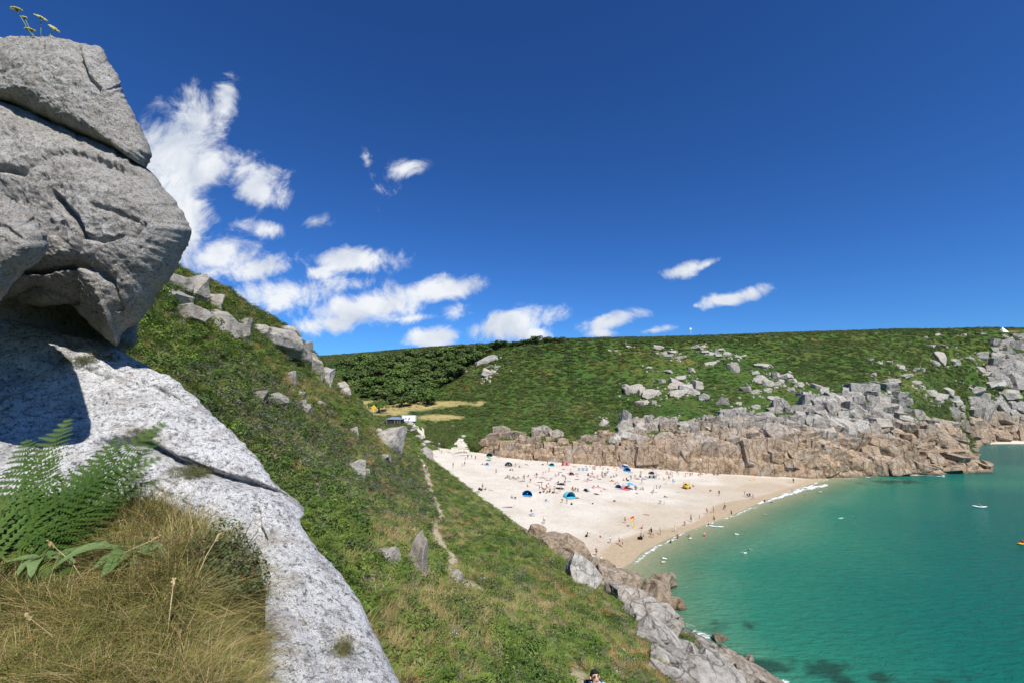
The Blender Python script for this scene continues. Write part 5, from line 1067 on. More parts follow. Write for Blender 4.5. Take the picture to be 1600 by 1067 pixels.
def pose(kind):
    J = dict(pelvis=(0, 0, .94), waist=(0, 0, 1.12), chest=(0, 0, 1.36), neck=(0, -.01, 1.50), head=(0, -.02, 1.62), crown=(0, 0, 1.69))
    for s, k in ((-1, 'L'), (1, 'R')):
        J.update({'sh' + k: (s * .19, 0, 1.41), 'el' + k: (s * .26, .03, 1.14), 'wr' + k: (s * .27, -.05, .90), 'ha' + k: (s * .26, -.08, .81), 'hi' + k: (s * .10, 0, .86), 'kn' + k: (s * .11, -.02, .48), 'an' + k: (s * .12, .03, .09), 'to' + k: (s * .13, -.13, .04)})
    if kind == 'walk':
        J.update(knL=(-.1, -.16, .5), anL=(-.1, -.26, .10), toL=(-.1, -.42, .05), knR=(.1, .06, .48), anR=(.1, .30, .14), toR=(.1, .18, .04), elL=(-.25, .12, 1.16), wrL=(-.25, .08, .93), haL=(-.25, .03, .85), elR=(.25, -.08, 1.15), wrR=(.26, -.26, 1.0), haR=(.26, -.34, .98))
    elif kind == 'hips':
        J.update(elL=(-.40, .06, 1.18), wrL=(-.20, -.08, 1.02), haL=(-.14, -.12, 1.0))
    elif kind == 'lift':
        J.update(elL=(-.24, -.1, 1.66), wrL=(-.16, -.14, 1.9), haL=(-.15, -.14, 1.98), elR=(.24, -.1, 1.66), wrR=(.16, -.14, 1.9), haR=(.15, -.14, 1.98))
    elif kind == 'bend':
        J.update(waist=(0, -.14, 1.02), chest=(0, -.36, 1.06), neck=(0, -.5, 1.03), head=(0, -.62, .98), crown=(0, -.69, .95))
        for s, k in ((-1, 'L'), (1, 'R')): J.update({'sh' + k: (s * .19, -.42, 1.05), 'el' + k: (s * .22, -.5, .78), 'wr' + k: (s * .18, -.62, .56), 'ha' + k: (s * .16, -.66, .48)})
    elif kind == 'sit':
        J.update(pelvis=(0, 0, .13), waist=(0, .06, .32), chest=(0, .06, .56), neck=(0, .03, .71), head=(0, .0, .83), crown=(0, .02, .90))
        for s, k in ((-1, 'L'), (1, 'R')): J.update({'sh' + k: (s * .19, .06, .61), 'el' + k: (s * .27, -.06, .38), 'wr' + k: (s * .16, -.28, .40), 'ha' + k: (s * .1, -.34, .42), 'hi' + k: (s * .10, -.06, .12), 'kn' + k: (s * .14, -.40, .40), 'an' + k: (s * .12, -.66, .08), 'to' + k: (s * .13, -.82, .05)})
    elif kind == 'recline':
        J.update(pelvis=(0, 0, .13), waist=(0, .16, .22), chest=(0, .34, .38), neck=(0, .43, .50), head=(0, .46, .62), crown=(0, .49, .69))
        for s, k in ((-1, 'L'), (1, 'R')): J.update({'sh' + k: (s * .19, .38, .42), 'el' + k: (s * .27, .52, .2), 'wr' + k: (s * .26, .36, .06), 'ha' + k: (s * .25, .28, .05), 'hi' + k: (s * .10, -.08, .12), 'kn' + k: (s * .13, -.46, .2), 'an' + k: (s * .13, -.86, .07), 'to' + k: (s * .15, -.94, .14)})
    elif kind == 'lie':
        J = {k: (x, -(z - .9), .11 - y * .5) for k, (x, y, z) in J.items()}; J.update(toL=(-.16, .86, .12), toR=(.16, .86, .12))
    elif kind == 'swim':
        J = {k: (x, -(z - .9) * 1.0, -.06 - (.12 if k[:2] in ('kn', 'an', 'to') else 0)) for k, (x, y, z) in J.items()}
        J.update(head=(0, -.74, .10), crown=(0, -.78, .17), neck=(0, -.62, .03), elL=(-.42, -.7, .04), wrL=(-.4, -.95, .0), haL=(-.38, -1.03, -.02), elR=(.45, -.45, -.06), wrR=(.6, -.3, -.08), haR=(.64, -.24, -.1))
    elif kind == 'kneel':
        J.update(pelvis=(0, .05, .42), waist=(0, 0, .6), chest=(0, -.08, .82), neck=(0, -.12, .96), head=(0, -.15, 1.08), crown=(0, -.14, 1.15))
        for s, k in ((-1, 'L'), (1, 'R')): J.update({'sh' + k: (s * .19, -.08, .87), 'el' + k: (s * .27, -.22, .64), 'wr' + k: (s * .2, -.42, .5), 'ha' + k: (s * .18, -.5, .48), 'hi' + k: (s * .10, .03, .38), 'kn' + k: (s * .13, -.22, .07), 'an' + k: (s * .12, .2, .06), 'to' + k: (s * .12, .32, .04)})
    return J
TAGS = {'top': [('waist', 'chest'), ('chest', 'shL'), ('chest', 'shR'), ('shL', 'elL'), ('shR', 'elR')], 'bot': [('pelvis', 'waist'), ('pelvis', 'hiL'), ('pelvis', 'hiR'), ('hiL', 'knL'), ('hiR', 'knR')]}
def body_mesh(kind, style, sub=1):
    J = pose(kind); me = skin_mesh('body', J, EDG, RAD, sub); P0 = {k: np.array(v, float) for k, v in J.items()}
    C = np.array([p.center[:] for p in me.polygons]); best = np.full(len(C), 9.0); mi = np.zeros(len(C), int)
    for a, b in EDG:
        u = P0[b] - P0[a]; t = np.clip(((C - P0[a]) @ u) / (u @ u + 1e-9), 0, 1); d = np.linalg.norm(C - P0[a] - t[:, None] * u, axis=1); m = np.zeros(len(C), int); e = (a, b)
        if e in TAGS['top']: m[:] = 2 if style != 'trunks' else 0
        if style == 'bikini' and e in TAGS['top']: m = np.where((t > .55) & (e == ('waist', 'chest')), 2, 0)
        if style in ('bikini',) and e[0] in ('shL', 'shR', 'chest'): m[:] = 0
        if e in (('shL', 'elL'), ('shR', 'elR')) and style == 'shirt': m = np.where(t < .6, 2, 0)
        if e in TAGS['bot']: m[:] = 3
        if e in (('hiL', 'knL'), ('hiR', 'knR')): m = np.where(t < (.12 if style == 'bikini' else .72), 3, 0)
        if e == ('pelvis', 'waist') and style in ('bikini', 'trunks'): m = np.where(t < .45, 3, 0)
        if style == 'wetsuit' and e[0] not in ('neck', 'head') and e[0][:2] not in ('wr', 'an'): m[:] = 2
        if e == ('head', 'crown'): m[:] = 1
        if e == ('neck', 'head'): m = np.where(t > .95, 1, 0)
        w = d < best; best[w] = d[w]; mi[w] = m[w]
    up = P0['crown'] - P0['head']; hd = C - P0['head']; dist = np.linalg.norm(hd, axis=1); fwd = np.array([0, -1.0, 0]) if kind not in ('lie', 'swim') else np.array([0, 0, 1.0])
    near_h = dist < .19; mi = np.where(near_h & ((hd @ fwd) < -.01) & ((hd @ up) > -.003), 1, mi); mi = np.where(near_h & ((hd @ fwd) > .03) & ((hd @ up) / np.linalg.norm(up) < .075), 0, mi)
    for _ in range(4): me.materials.append(SKIN[0])
    me.polygons.foreach_set('material_index', mi.astype(np.int32)); me.polygons.foreach_set('use_smooth', np.ones(len(C), bool)); me.update(); return me
_bodies = {}
def person(loc, rz, kind, style, top, bot, label, group=None, scale=1.0, skin=0, hair=0):
    key = (kind, style)
    if key not in _bodies: _bodies[key] = body_mesh(kind, style)
    o = link('person', _bodies[key], loc=loc, rot=(0, 0, rz), scl=scale)
    for i, m in enumerate((SKIN[skin], HAIR[hair], cloth(top), cloth(bot))): o.material_slots[i].link = 'OBJECT'; o.material_slots[i].material = m
    return tag(o, label, 'person', group)
def sand_at(px, py):
    H = hit(px, py, T_B); return H[0] if H else Vector((*z0(px, py), 0))
def sea_at(px, py, dz=0):
    x, y = z0(px, py); return Vector((x, y, dz))
VERB = dict(stand='standing', walk='walking', hips='standing with a hand on the hip', sit='sitting', recline='leaning back', lie='lying flat', bend='bending over', kneel='kneeling', lift='lifting both arms')
STYLE = dict(shirt='shirt and {b} shorts', bikini='swimsuit', trunks='trunks', wetsuit='wetsuit')
gp = np.random.default_rng(31); LABELS = {}
def beach_person(px, py, kind, style, top, bot, where, scale=1.0, face=None):
    wear = {'shirt': f'{top} shirt and {bot} shorts', 'bikini': f'{top} swimsuit', 'trunks': f'{bot} trunks', 'wetsuit': f'{top} wetsuit'}[style]
    who = 'child' if scale < .8 else 'person'; lab = f'{who} in {wear} {VERB[kind]} {where}'; lab = lab if who == 'child' else lab
    rz = face if face is not None else float(gp.uniform(0, 6.28)); loc = sand_at(px, py); loc.z -= .01
    return person(loc, rz, kind, style, top, bot, lab, 'people on the beach', scale * float(gp.uniform(.96, 1.06)), int(gp.choice(3, p=[.65, .27, .08])), int(gp.choice(3, p=[.5, .3, .2])))
PPL = [ # foot px, pose, outfit, top, bottom, where
 (932,868,'stand','bikini','black','black','on wet sand by boulders'),(954,849,'walk','shirt','white','grey','on sand by the boulders'),(968,851,'stand','bikini','navy','navy','at the wet sand edge'),(973,854,'hips','trunks','black','navy','at the wet sand edge'),
 (918,838,'bend','shirt','white','black','over a bag on open sand'),(977,817,'stand','trunks','black','red','beside the red and yellow flag'),(1004,826,'sit','bikini','red','red','on the sand near the flag'),(1002,841,'walk','shirt','pale blue','grey','carrying a black board'),(1018,835,'stand','wetsuit','black','black','at the waterline'),
 (1021,840,'bend','bikini','navy','navy','at the waterline'),(1032,835,'hips','trunks','black','grey','at the waterline'),(1015,834,'stand','bikini','pink','pink','beside the wetsuit wearer',.68),(1055,831,'walk','shirt','pale blue','white','in the shallows'),(1032,787,'stand','shirt','white','grey','on open sand'),(1038,788,'stand','trunks','red','red','on open sand',.6),
 (1010,804,'lie','bikini','red','red','on the bare sand'),(1080,815,'lift','trunks','red','navy','at the waterline'),(1093,810,'stand','trunks','red','orange','at the waterline',.6),(1105,803,'walk','bikini','maroon','maroon','along the waterline'),(1115,801,'stand','trunks','black','orange','by the waterline'),(1133,795,'stand','shirt','white','black','on the wet sand'),(1131,796,'stand','trunks','blue','blue','on the wet sand',.6),
 (1230,734,'stand','shirt','white','navy','close to the headland rocks'),(1254,740,'stand','shirt','grey','white','close to the headland rocks'),(1275,739,'walk','trunks','black','black','close to the headland rocks'),(1290,737,'stand','trunks','red','black','close to the headland rocks'),(1295,744,'stand','wetsuit','black','black','in the foam by the headland'),(1262,746,'walk','bikini','pink','pink','on the damp tongue of sand'),(1277,749,'stand','trunks','black','teal','on the damp tongue of sand'),(1240,754,'stand','wetsuit','navy','navy','on the damp tongue of sand'),
 (1164,775,'stand','shirt','black','grey','next to a pushchair'),(1168,777,'bend','shirt','navy','black','next to a pushchair'),(1177,780,'walk','bikini','grey','grey','on the wet sand'),(1124,774,'stand','shirt','black','black','near a red bucket'),(1238,771,'stand','shirt','purple','navy','in the breaking wave'),
 (708,730,'stand','shirt','black','grey','near the green slope'),(722,729,'stand','shirt','maroon','navy','in a group on the upper sand'),(726,727,'stand','shirt','red','black','in a group on the upper sand'),(731,716,'walk','shirt','black','navy','on the upper sand below the thicket'),(737,716,'walk','shirt','navy','black','on the upper sand below the thicket'),(743,718,'walk','shirt','black','black','on the upper sand below the thicket'),(727.5,718,'bend','shirt','grey','black','on the upper sand'),
 (725,708,'walk','shirt','maroon','black','where the gully meets the sand'),(721,707,'sit','shirt','maroon','grey','where the gully meets the sand'),(729,708,'stand','trunks','red','red','where the gully meets the sand',.7),(687,705,'walk','shirt','white','blue','at the foot of the sandy track'),(690,708,'walk','shirt','white','black','at the foot of the sandy track'),
 (754,726,'sit','shirt','red','navy','beside a pale blue tent'),(798,735,'sit','bikini','maroon','maroon','on open upper sand'),(801,735,'sit','shirt','grey','grey','on open upper sand'),(816,718,'sit','shirt','navy','grey','below the ochre cliff'),(822,719,'sit','shirt','purple','navy','below the ochre cliff'),(830,719,'stand','trunks','red','red','below the ochre cliff'),(822,725,'lie','bikini','pink','pink','on a towel below the cliff'),
 (819,748,'stand','bikini','orange','orange','over a dark mat'),(754,764,'stand','trunks','black','maroon','beside dark bags near the slope'),(759,765,'sit','shirt','teal','navy','beside dark bags near the slope'),(767,766,'lie','bikini','pink','pink','near the green slope'),(824,760,'sit','shirt','navy','red','behind the bright blue tent'),(800,777,'recline','bikini','red','red','on a lavender towel'),(830,805,'walk','wetsuit','black','black','carrying a board over open sand'),(850,818,'walk','shirt','white','grey','across open sand'),
 (857,762,'stand','shirt','black','white','near the dark parasol'),(866,764,'bend','shirt','grey','white','near the dark parasol'),(850,769,'sit','shirt','black','black','in a row of three'),(855,770,'sit','shirt','navy','black','in a row of three'),(859,769,'sit','wetsuit','black','black','in a row of three'),(853,782,'recline','bikini','orange','orange','by a small pale tent'),(879,785,'bend','shirt','navy','navy','beside the big blue shelter'),(886,787,'stand','shirt','grey','grey','beside the big blue shelter'),(899,777,'lie','shirt','navy','navy','on a blue mat by the shelter'),
 (928,760,'sit','bikini','pink','pink','on a pink towel'),(935,760,'sit','shirt','white','maroon','on a pink towel'),(870,852,'stand','trunks','red','red','by the shore boulders with bags'),(875,850,'stand','bikini','maroon','maroon','by the shore boulders with bags'),(873,854,'sit','bikini','red','red','by the shore boulders with bags'),(855.5,725,'stand','shirt','navy','navy','beside a cyan tent'),(884,725,'sit','shirt','maroon','grey','at the cliff foot'),(888,725,'sit','shirt','grey','grey','at the cliff foot'),(892,723,'stand','trunks','red','orange','at the cliff foot'),(896,728,'lie','bikini','pink','pink','at the cliff foot'),(909,720,'sit','shirt','black','black','against the cliff'),
 (927,731,'recline','bikini','red','red','near the grey windbreak'),(950,734,'sit','shirt','black','red','back to back on upper sand'),(949,739,'sit','shirt','maroon','grey','back to back on upper sand'),(852.5,739,'stand','trunks','black','black','on upper sand',.62),(858,737,'stand','bikini','orange','orange','on upper sand'),(868,743,'sit','shirt','lavender','pink','among towels'),(873,742,'sit','shirt','navy','navy','among towels'),(880,743,'recline','shirt','grey','navy','among towels'),(919,742,'sit','shirt','black','black','in the middle of the beach'),(925,740,'recline','trunks','black','black','in the middle of the beach'),(919,749,'sit','shirt','grey','maroon','in the middle of the beach'),
 (955,746,'sit','bikini','maroon','maroon','beside a red towel'),(959,745,'sit','shirt','black','red','beside a red towel'),(956,750,'lie','bikini','red','red','on a red towel'),(963,743,'sit','shirt','green','grey','in the middle of the beach'),(974,750,'sit','shirt','grey','navy','near the blue parasol'),(979,749,'sit','shirt','black','navy','near the blue parasol'),(986,749,'stand','wetsuit','black','black','near the blue parasol'),(983,763,'stand','wetsuit','navy','navy','under the blue parasol'),(995,747,'lie','trunks','maroon','maroon','on a rust towel'),(962,756,'sit','shirt','white','black','beside a pale blue tent'),(944,764,'recline','trunks','maroon','black','on a pale mat'),(931,771,'lie','shirt','black','black','on a dark mat'),
 (1000.5,745,'sit','shirt','navy','navy','on upper sand'),(1010,745,'recline','bikini','maroon','maroon','on upper sand'),(1027,741,'lie','bikini','pink','pink','on a pink towel'),(1042,739,'sit','shirt','black','red','on a maroon towel'),(1031,731,'sit','bikini','red','red','below the tall cliff'),(1097,730,'stand','shirt','grey','black','between the maroon and blue tents'),(1100,734,'sit','shirt','black','maroon','between the maroon and blue tents'),(1104,734,'lie','bikini','red','red','between the maroon and blue tents'),(1041,756,'stand','shirt','white','white','on open sand'),(1052,755,'stand','shirt','grey','pale blue','on open sand'),(1026,762,'stand','trunks','black','black','on open sand',.7),(1032,761,'stand','shirt','white','black','on open sand',.7),(1005,765,'kneel','shirt','pale blue','navy','on open sand'),
 (1083,760,'sit','shirt','grey','grey','beside the yellow buggy'),(1039,775,'lie','shirt','maroon','grey','on open sand'),(1005,725,'recline','shirt','green','grey','below the tall cliff'),(1009,733,'sit','bikini','orange','orange','below the tall cliff'),(1021,734,'sit','shirt','pale blue','grey','below the tall cliff'),(1150,720,'stand','shirt','navy','black','in the crowd under the headland'),(1157,721,'sit','shirt','navy','navy','in the crowd under the headland'),(1163,721,'sit','shirt','purple','black','in the crowd under the headland'),(1192,726,'sit','shirt','red','navy','beside the cyan and white tent'),(1172,729,'sit','shirt','white','white','on the pale rugs'),(1140,726,'stand','wetsuit','black','black','beside the grey tent'),(1016,719,'sit','shirt','black','navy','against the cliff'),(1048,720,'sit','shirt','pink','navy','against the cliff'),(1068,719,'sit','shirt','red','black','against the cliff'),(939,882,'stand','shirt','white','grey','behind the shore boulder')]
for q in PPL: beach_person(*q[:7], scale=q[7] if len(q) > 7 else 1.0)
WHERE = lambda x, y: ('below the ochre cliff' if y < 724 else 'on the upper sand' if y < 737 else 'in the crowded middle of the beach' if y < 757 else 'on the lower dry sand')
CN = list(CLO)
gx = np.random.default_rng(77); made = 0
while made < 150:
    cx, cy = gx.uniform(755, 1125), gx.uniform(720, 772)
    if cx < 755 + (cy - 720) * 1.35 or (cx > 1060 and cy > 745): continue
    for _ in range(int(gx.integers(1, 5))):
        q = (cx + gx.normal(0, 5), cy + gx.normal(0, 1.6)); kind = str(gx.choice(['sit', 'sit', 'recline', 'lie', 'stand', 'kneel', 'bend'])); st = str(gx.choice(['shirt', 'shirt', 'bikini', 'trunks'])); c1, c2 = str(gx.choice(['navy', 'black', 'maroon', 'red', 'white', 'pink', 'grey', 'blue', 'teal', 'purple'])), str(gx.choice(['navy', 'black', 'maroon', 'blue', 'grey']))
        beach_person(*q, kind, st, c1, c1 if st != 'shirt' else c2, WHERE(*q), 1.0 if gx.random() > .2 else .68); made += 1
for px, py, top, st, dz in ((1143,803,'black','trunks',-.5),(1116,812,'black','trunks',-.55),(1070,822,'teal','bikini',-.3),(1077,838,'maroon','bikini',-.6),(1101,836,'red','trunks',-.85),(1059,841,'red','bikini',-.6),(1048,847,'black','wetsuit',-1.0),(1195,784,'black','wetsuit',-.8),(1258,772,'navy','trunks',-1.0)):
    person(sea_at(px, py, dz), float(gp.uniform(0, 6.28)), 'stand', st, top, top, f'bather in {top} standing in the shallow sea', 'bathers in the shallows', 1.0, int(gp.integers(2)), int(gp.integers(3)))
for px, py, top in ((1040,872,'white'),(1153,834,'white'),(1169,859,'black'),(1197,803,'grey'),(1204,784,'navy'),(1409,761,'black'),(1337,808,'navy'),(1166,863,'white'),(1038,877,'cream')):
    person(sea_at(px, py, .02), float(gp.uniform(0, 6.28)), 'swim', 'shirt', top, top, f'swimmer in {top} floating in the green sea', 'swimmers in the sea', 1.0, int(gp.integers(2)), int(gp.integers(3)))
H = hit(662, 737, T_H); person(H[0], 2.6, 'walk', 'shirt', 'white', 'cream', 'walker in white coming up the hillside footpath', 'walkers on the footpath')
H = hit(667, 740, T_H); person(H[0], 2.9, 'walk', 'shirt', 'red', 'cyan', 'walker in red top and cyan shorts on the hillside footpath', 'walkers on the footpath')

# the man climbing the path just below the camera
def near_man():
    ca, sa = math.cos(R(-24)), math.sin(R(-24))
    def tl(v): v = np.asarray(v, float); q = v.copy(); y, z = v[:, 1], v[:, 2] - 1.5; q[:, 1] = y * ca - z * sa; q[:, 2] = 1.46 + y * sa + z * ca; return q
    def tm(mb): mb.V = [tuple(x) for x in tl(mb.V)]; return mb
    hd = Vector(P(930, 1054, 10.2)); base = hd - Vector((0, .05, 1.60)); root = empty('person', base, R(12)); tag(root, 'dark haired man in a light blue shirt with backpack straps climbing the path', 'person')
    J = pose('walk'); me = skin_mesh('body', J, EDG, RAD, 2); C = np.array([p.center[:] for p in me.polygons]); z = C[:, 2]; ax = np.abs(C[:, 0])
    mi = np.where(z < .95, 3, np.where(((z < 1.47) | ((z < 1.53) & (ax > .062))) & ~((ax > .2) & (z < 1.2)), 2, 0)); mi = np.where(z < .12, 1, mi)
    V = np.array([v.co[:] for v in me.vertices]); h = V[:, 2] > 1.53
    V[h, 0] *= .86; V[h, 1] = (V[h, 1] + .02) * 1.12 - .02; f = h & (V[:, 1] < -.06)
    nose = np.exp(-((V[:, 0] / .022) ** 2 + ((V[:, 2] - 1.60) / .03) ** 2)); V[f, 1] -= .028 * nose[f]
    chin = np.exp(-((V[:, 0] / .04) ** 2 + ((V[:, 2] - 1.535) / .025) ** 2)); V[f, 1] -= .012 * chin[f]; hh = V[:, 2] > 1.5; V[hh] = tl(V[hh]); me.vertices.foreach_set('co', V.ravel())
    for m in (SKIN[0], plain('boot', (.03, .025, .02)), cloth('pale blue'), cloth('navy')): me.materials.append(m)
    me.polygons.foreach_set('material_index', mi.astype(np.int32)); me.polygons.foreach_set('use_smooth', np.ones(len(C), bool)); link('body', me, None, root)
    U, F = icosphere(3); k = (U[:, 2] > .10 - .55 * (U[:, 1] > .0) + .25 * (U[:, 1] < -.6)); ok = [f for f in F if all(k[i] for i in f)]; used = sorted({i for f in ok for i in f}); rm = {a: b for b, a in enumerate(used)}
    HV_ = U[used] * np.array([.099, .128, .118]) * (1 + .05 * fbm(U[used], 5, 3, 4)[:, None]) + np.array([0, -.02, 1.635]); link('hair', mesh_from('hair', tl(HV_), [tuple(rm[i] for i in f) for f in ok]), HAIR[1], root)
    for s in (-1, 1):
        mb = MB(); mb.box((s * .034, -.118, 1.625), (.03, .012, .012)); link('eye', tm(mb).mesh('eye', [M_DARK]), None, root)
        mb = MB(); mb.box((s * .034, -.122, 1.648), (.042, .012, .010)); link('eyebrow', tm(mb).mesh('eyebrow', [HAIR[1]]), None, root)
        mb = MB(); mb.tube([(s * .088, 0, 1.585), (s * .098, .01, 1.61), (s * .092, .01, 1.64)], [.012, .018, .010], 6); link('ear', tm(mb).mesh('ear', [SKIN[0]]), None, root)
        mb = MB(); mb.tube([(s * .12, .12, 1.40), (s * .115, .04, 1.49), (s * .115, -.06, 1.47), (s * .125, -.13, 1.36), (s * .14, -.11, 1.15)], .024, 6); link('backpack_strap', mb.mesh('backpack_strap', [cloth('navy')]), None, root)
    mb = MB(); mb.box((0, -.122, 1.562), (.045, .010, .010)); link('mouth', tm(mb).mesh('mouth', [plain('lip', (.35, .13, .11))]), None, root)
    bp = block_mesh('backpack', 12, 3, .05, .25, .02); link('backpack', bp, cloth('navy'), root, (0, .22, 1.16), None, (.15, .10, .22))
near_man()

# ------------------------------------------------------------------ beach gear
def tent(px, py, w, col, mouth, label, rz=None, col2=None):
    b = sand_at(px, py); root = empty('beach_tent', b, rz if rz is not None else float(gp.uniform(-.9, .9))); tag(root, label, 'tent', None); n, m = 12, 7; V = []; F = []
    for i in range(m + 1):
        for j in range(n + 1):
            t = math.pi * j / n; e = i / m; y = lerp(-.42, .62, e) * w; r = math.cos(max(0, e - .3) / .7 * math.pi / 2 * .96) ** .6; V.append((math.cos(t) * w * .56 * r, y, max(0, math.sin(t)) * w * .56 * (.92 + .08 * r) * r))
    F = grid_faces(m + 1, n + 1); link('shell', mesh_from('shell', V, F), cloth(col), root)
    mb = MB(); mb.box((0, .05 * w, .02), (w * 1.05, w * .95, .04)); mb.box((0, -.6 * w, .025), (w * .9, .45 * w, .03)); link('groundsheet', mb.mesh('groundsheet', [cloth(col2 or col)], False), None, root)
    mb = MB(); mb.tube([(math.cos(math.pi * j / 10) * w * .565, -.42 * w, math.sin(math.pi * j / 10) * w * .57) for j in range(11)], .03, 5); link('pole', mb.mesh('pole', [cloth(mouth)]), None, root)
    mb = MB(); mb.box((.12 * w, .15 * w, .2), (.5, .35, .35), 0, (0, 0, .4)); link('bag', mb.mesh('bag', [cloth(mouth)], False), None, root)
    return root
TENTS = [(765,712,2.4,'teal','navy','teal dome tent at the left end of the cliff'),(759,726,1.7,'pale blue','grey','small pale blue tent on the upper sand'),(794,727,2.6,'grey','navy','grey blue dome tent on the upper sand below the cliff'),(824,773,2.7,'bright blue','navy','bright blue pop up tent with mat in front near the green slope'),(888,776,3.0,'cyan','maroon','big cyan shelter with maroon lining in the middle of the beach'),(917,767,1.6,'grey','black','little grey tent alone on open sand'),(881,851,1.9,'green','black','dark green tent beside the shore boulders'),(863,848,1.8,'cyan','teal','cyan shelter beside the shore boulders'),(861,727,1.9,'cyan','navy','small cyan tent in front of the ochre cliff'),(933,720,2.5,'navy','black','navy tent pitched against the cliff'),(974,718,2.6,'green','teal','green tent pitched against the cliff'),(937,726,1.8,'teal','navy','teal tent next to a person lying down'),(991,729,2.8,'navy','pale blue','navy and pale blue round tent'),(974,731,2.6,'lavender','grey','lavender shelter behind the blue one'),(979,735,2.4,'bright blue','navy','bright blue shelter in front of the lavender one'),(893,741,1.6,'purple','navy','small purple tent among towels'),(968,762,2.2,'pale blue','navy','pale blue tent next to a salmon one'),(975,764,2.2,'pink','orange','salmon pink tent next to a pale blue one'),(1017,740,1.9,'grey','maroon','small grey tent with maroon edge'),(1015,720,2.6,'white','black','white and black tent against the tall cliff'),(1038,722,2.4,'blue','navy','blue tent against the tall cliff'),(1092,718,2.8,'black','grey','black tent against the tall cliff'),(1088,728,2.6,'maroon','black','maroon tent below the tall cliff'),(1120,731,3.0,'bright blue','blue','bright blue triangular tent below the tall cliff'),(1135,727,2.7,'grey','white','grey and white tent below the tall cliff'),(1196,726,2.3,'cyan','white','cyan and white tent by the headland rocks'),(1157,719,2.0,'navy','black','navy tent in the crowd under the headland')]
for x, y, w, c, m, lab in TENTS: tent(x, y, w, c, m, lab)
def parasol(px, py, col, r, h, label, tilt=.2):
    b = sand_at(px, py); root = empty('parasol', b); tag(root, label, 'parasol'); mb = MB(); top = Vector((tilt * .6, 0, h)); mb.tube([(0, 0, -.3), top], .03, 6); link('pole', mb.mesh('pole', [M_WPANEL]), None, root); V = [top + Vector((0, 0, .05))]; F = []
    for k in range(16): a = 6.283 * k / 16; rr = r * (1 if k % 2 == 0 else .95); V.append(top + Vector((math.cos(a) * rr, math.sin(a) * rr, -.34 * r - tilt * math.cos(a) * rr)))
    for k in range(16): F.append((0, 1 + k, 1 + (k + 1) % 16))
    link('canopy', mesh_from('canopy', V, F, False), cloth(col), root)
    for k in range(8): a = 6.283 * k / 8; mb = MB(); mb.tube([top, top + Vector((math.cos(a) * r * .98, math.sin(a) * r * .98, -.36 * r - tilt * math.cos(a) * r))], .012, 4); link('rib', mb.mesh('rib', [M_STEEL]), None, root)
parasol(877, 764, 'black', 1.5, 2.0, 'black parasol standing over a group of sunbathers', .05)
parasol(985, 764, 'bright blue', 1.5, 2.1, 'bright blue parasol in the middle of the beach')
parasol(763, 719, 'green', 1.1, 1.3, 'pale green parasol near the left end of the cliff', .5)
parasol(1147, 719, 'purple', 1.4, 2.1, 'purple parasol under the headland rocks'); parasol(977, 732, 'pale blue', 1.3, 1.9, 'pale blue parasol behind the lavender shelter')
def towel(px, py, col, label, l=1.8, w=.9, rz=None):
    b = sand_at(px, py); V = []
    for i in range(9):
        for j in range(5): V.append((lerp(-l/2, l/2, i / 8), lerp(-w/2, w/2, j / 4), .035 + .02 * math.sin(i * 1.9 + j * 1.3)))
    o = link('towel', mesh_from('towel', V, grid_faces(9, 5)), cloth(col), None, b, (0, 0, rz if rz is not None else float(gp.uniform(-.5, .5)))); tag(o, label, 'towel', 'towels and mats on the sand')
TOW = [(815,751,'black',2.4),(795,763,'cream',2.2),(801,778,'lavender',2.4),(853,783,'pale blue',1.8),(899,778,'navy',2.4),(928,761,'pink',1.8),(935,761,'pink',1.8),(956,751,'red',1.8),(995,748,'maroon',2.0),(1027,742,'pink',2.0),(1042,740,'maroon',1.8),(944,765,'cream',2.2),(931,772,'black',2.0),(868,744,'lavender',1.8),(880,744,'grey',2.2),(1010,746,'grey',2.2),(1056,768,'pale blue',2.6),(1100,735,'maroon',2.0),(1172,730,'lavender',2.4),(1165,730,'white',2.2),(1178,728,'white',2.2),(778,714,'red',2.0),(783,713,'maroon',2.0),(823,726,'pink',1.8),(897,729,'pink',2.0),(927,732,'maroon',2.0),(912,750,'pale blue',3.0),(1058,738,'teal',1.6),(843,753,'black',2.4),(838,757,'pink',2.2),(796,792,'maroon',1.6),(788,792,'grey',1.6),(1031,732,'red',1.8),(1076,732,'cream',1.8),(1022,735,'pale blue',1.6),(985,738,'maroon',1.9),*[(gx_, gy_, gc_, 1.8) for gx_, gy_, gc_ in zip(np.random.default_rng(8).uniform(800, 1110, 26), np.random.default_rng(9).uniform(724, 752, 26), ['maroon', 'navy', 'pink', 'grey', 'teal', 'red', 'black', 'lavender', 'cream', 'blue'] * 3)],(745,768,'black',1.8),(1039,776,'grey',1.8),(905,745,'cream',1.6),(870,755,'grey',1.6)]
for x, y, c, l in TOW: towel(x, y, c, f'{c} towel spread on the pale sand', l)
def bag(px, py, col, s=.5):
    b = sand_at(px, py); root = empty('beach_bag', b, float(gp.uniform(0, 3))); tag(root, f'{col} beach bag resting on the sand', 'bag', 'bags on the sand'); link('body', BAGM, None, root, (0, 0, s * .34), None, (s * .6, s * .38, s * .38)); root.children[0].material_slots[0].link = 'OBJECT'; root.children[0].material_slots[0].material = cloth(col)
    mb = MB(); mb.tube([(-s * .3, 0, s * .6), (-s * .15, 0, s * .95), (s * .15, 0, s * .95), (s * .3, 0, s * .6)], .03, 5); link('handle', mb.mesh('handle', [cloth('black')]), None, root)
BAGM = block_mesh('bag_body', 77, 2, .06, .22, .03, 1); BAGM.materials.append(cloth('black'))
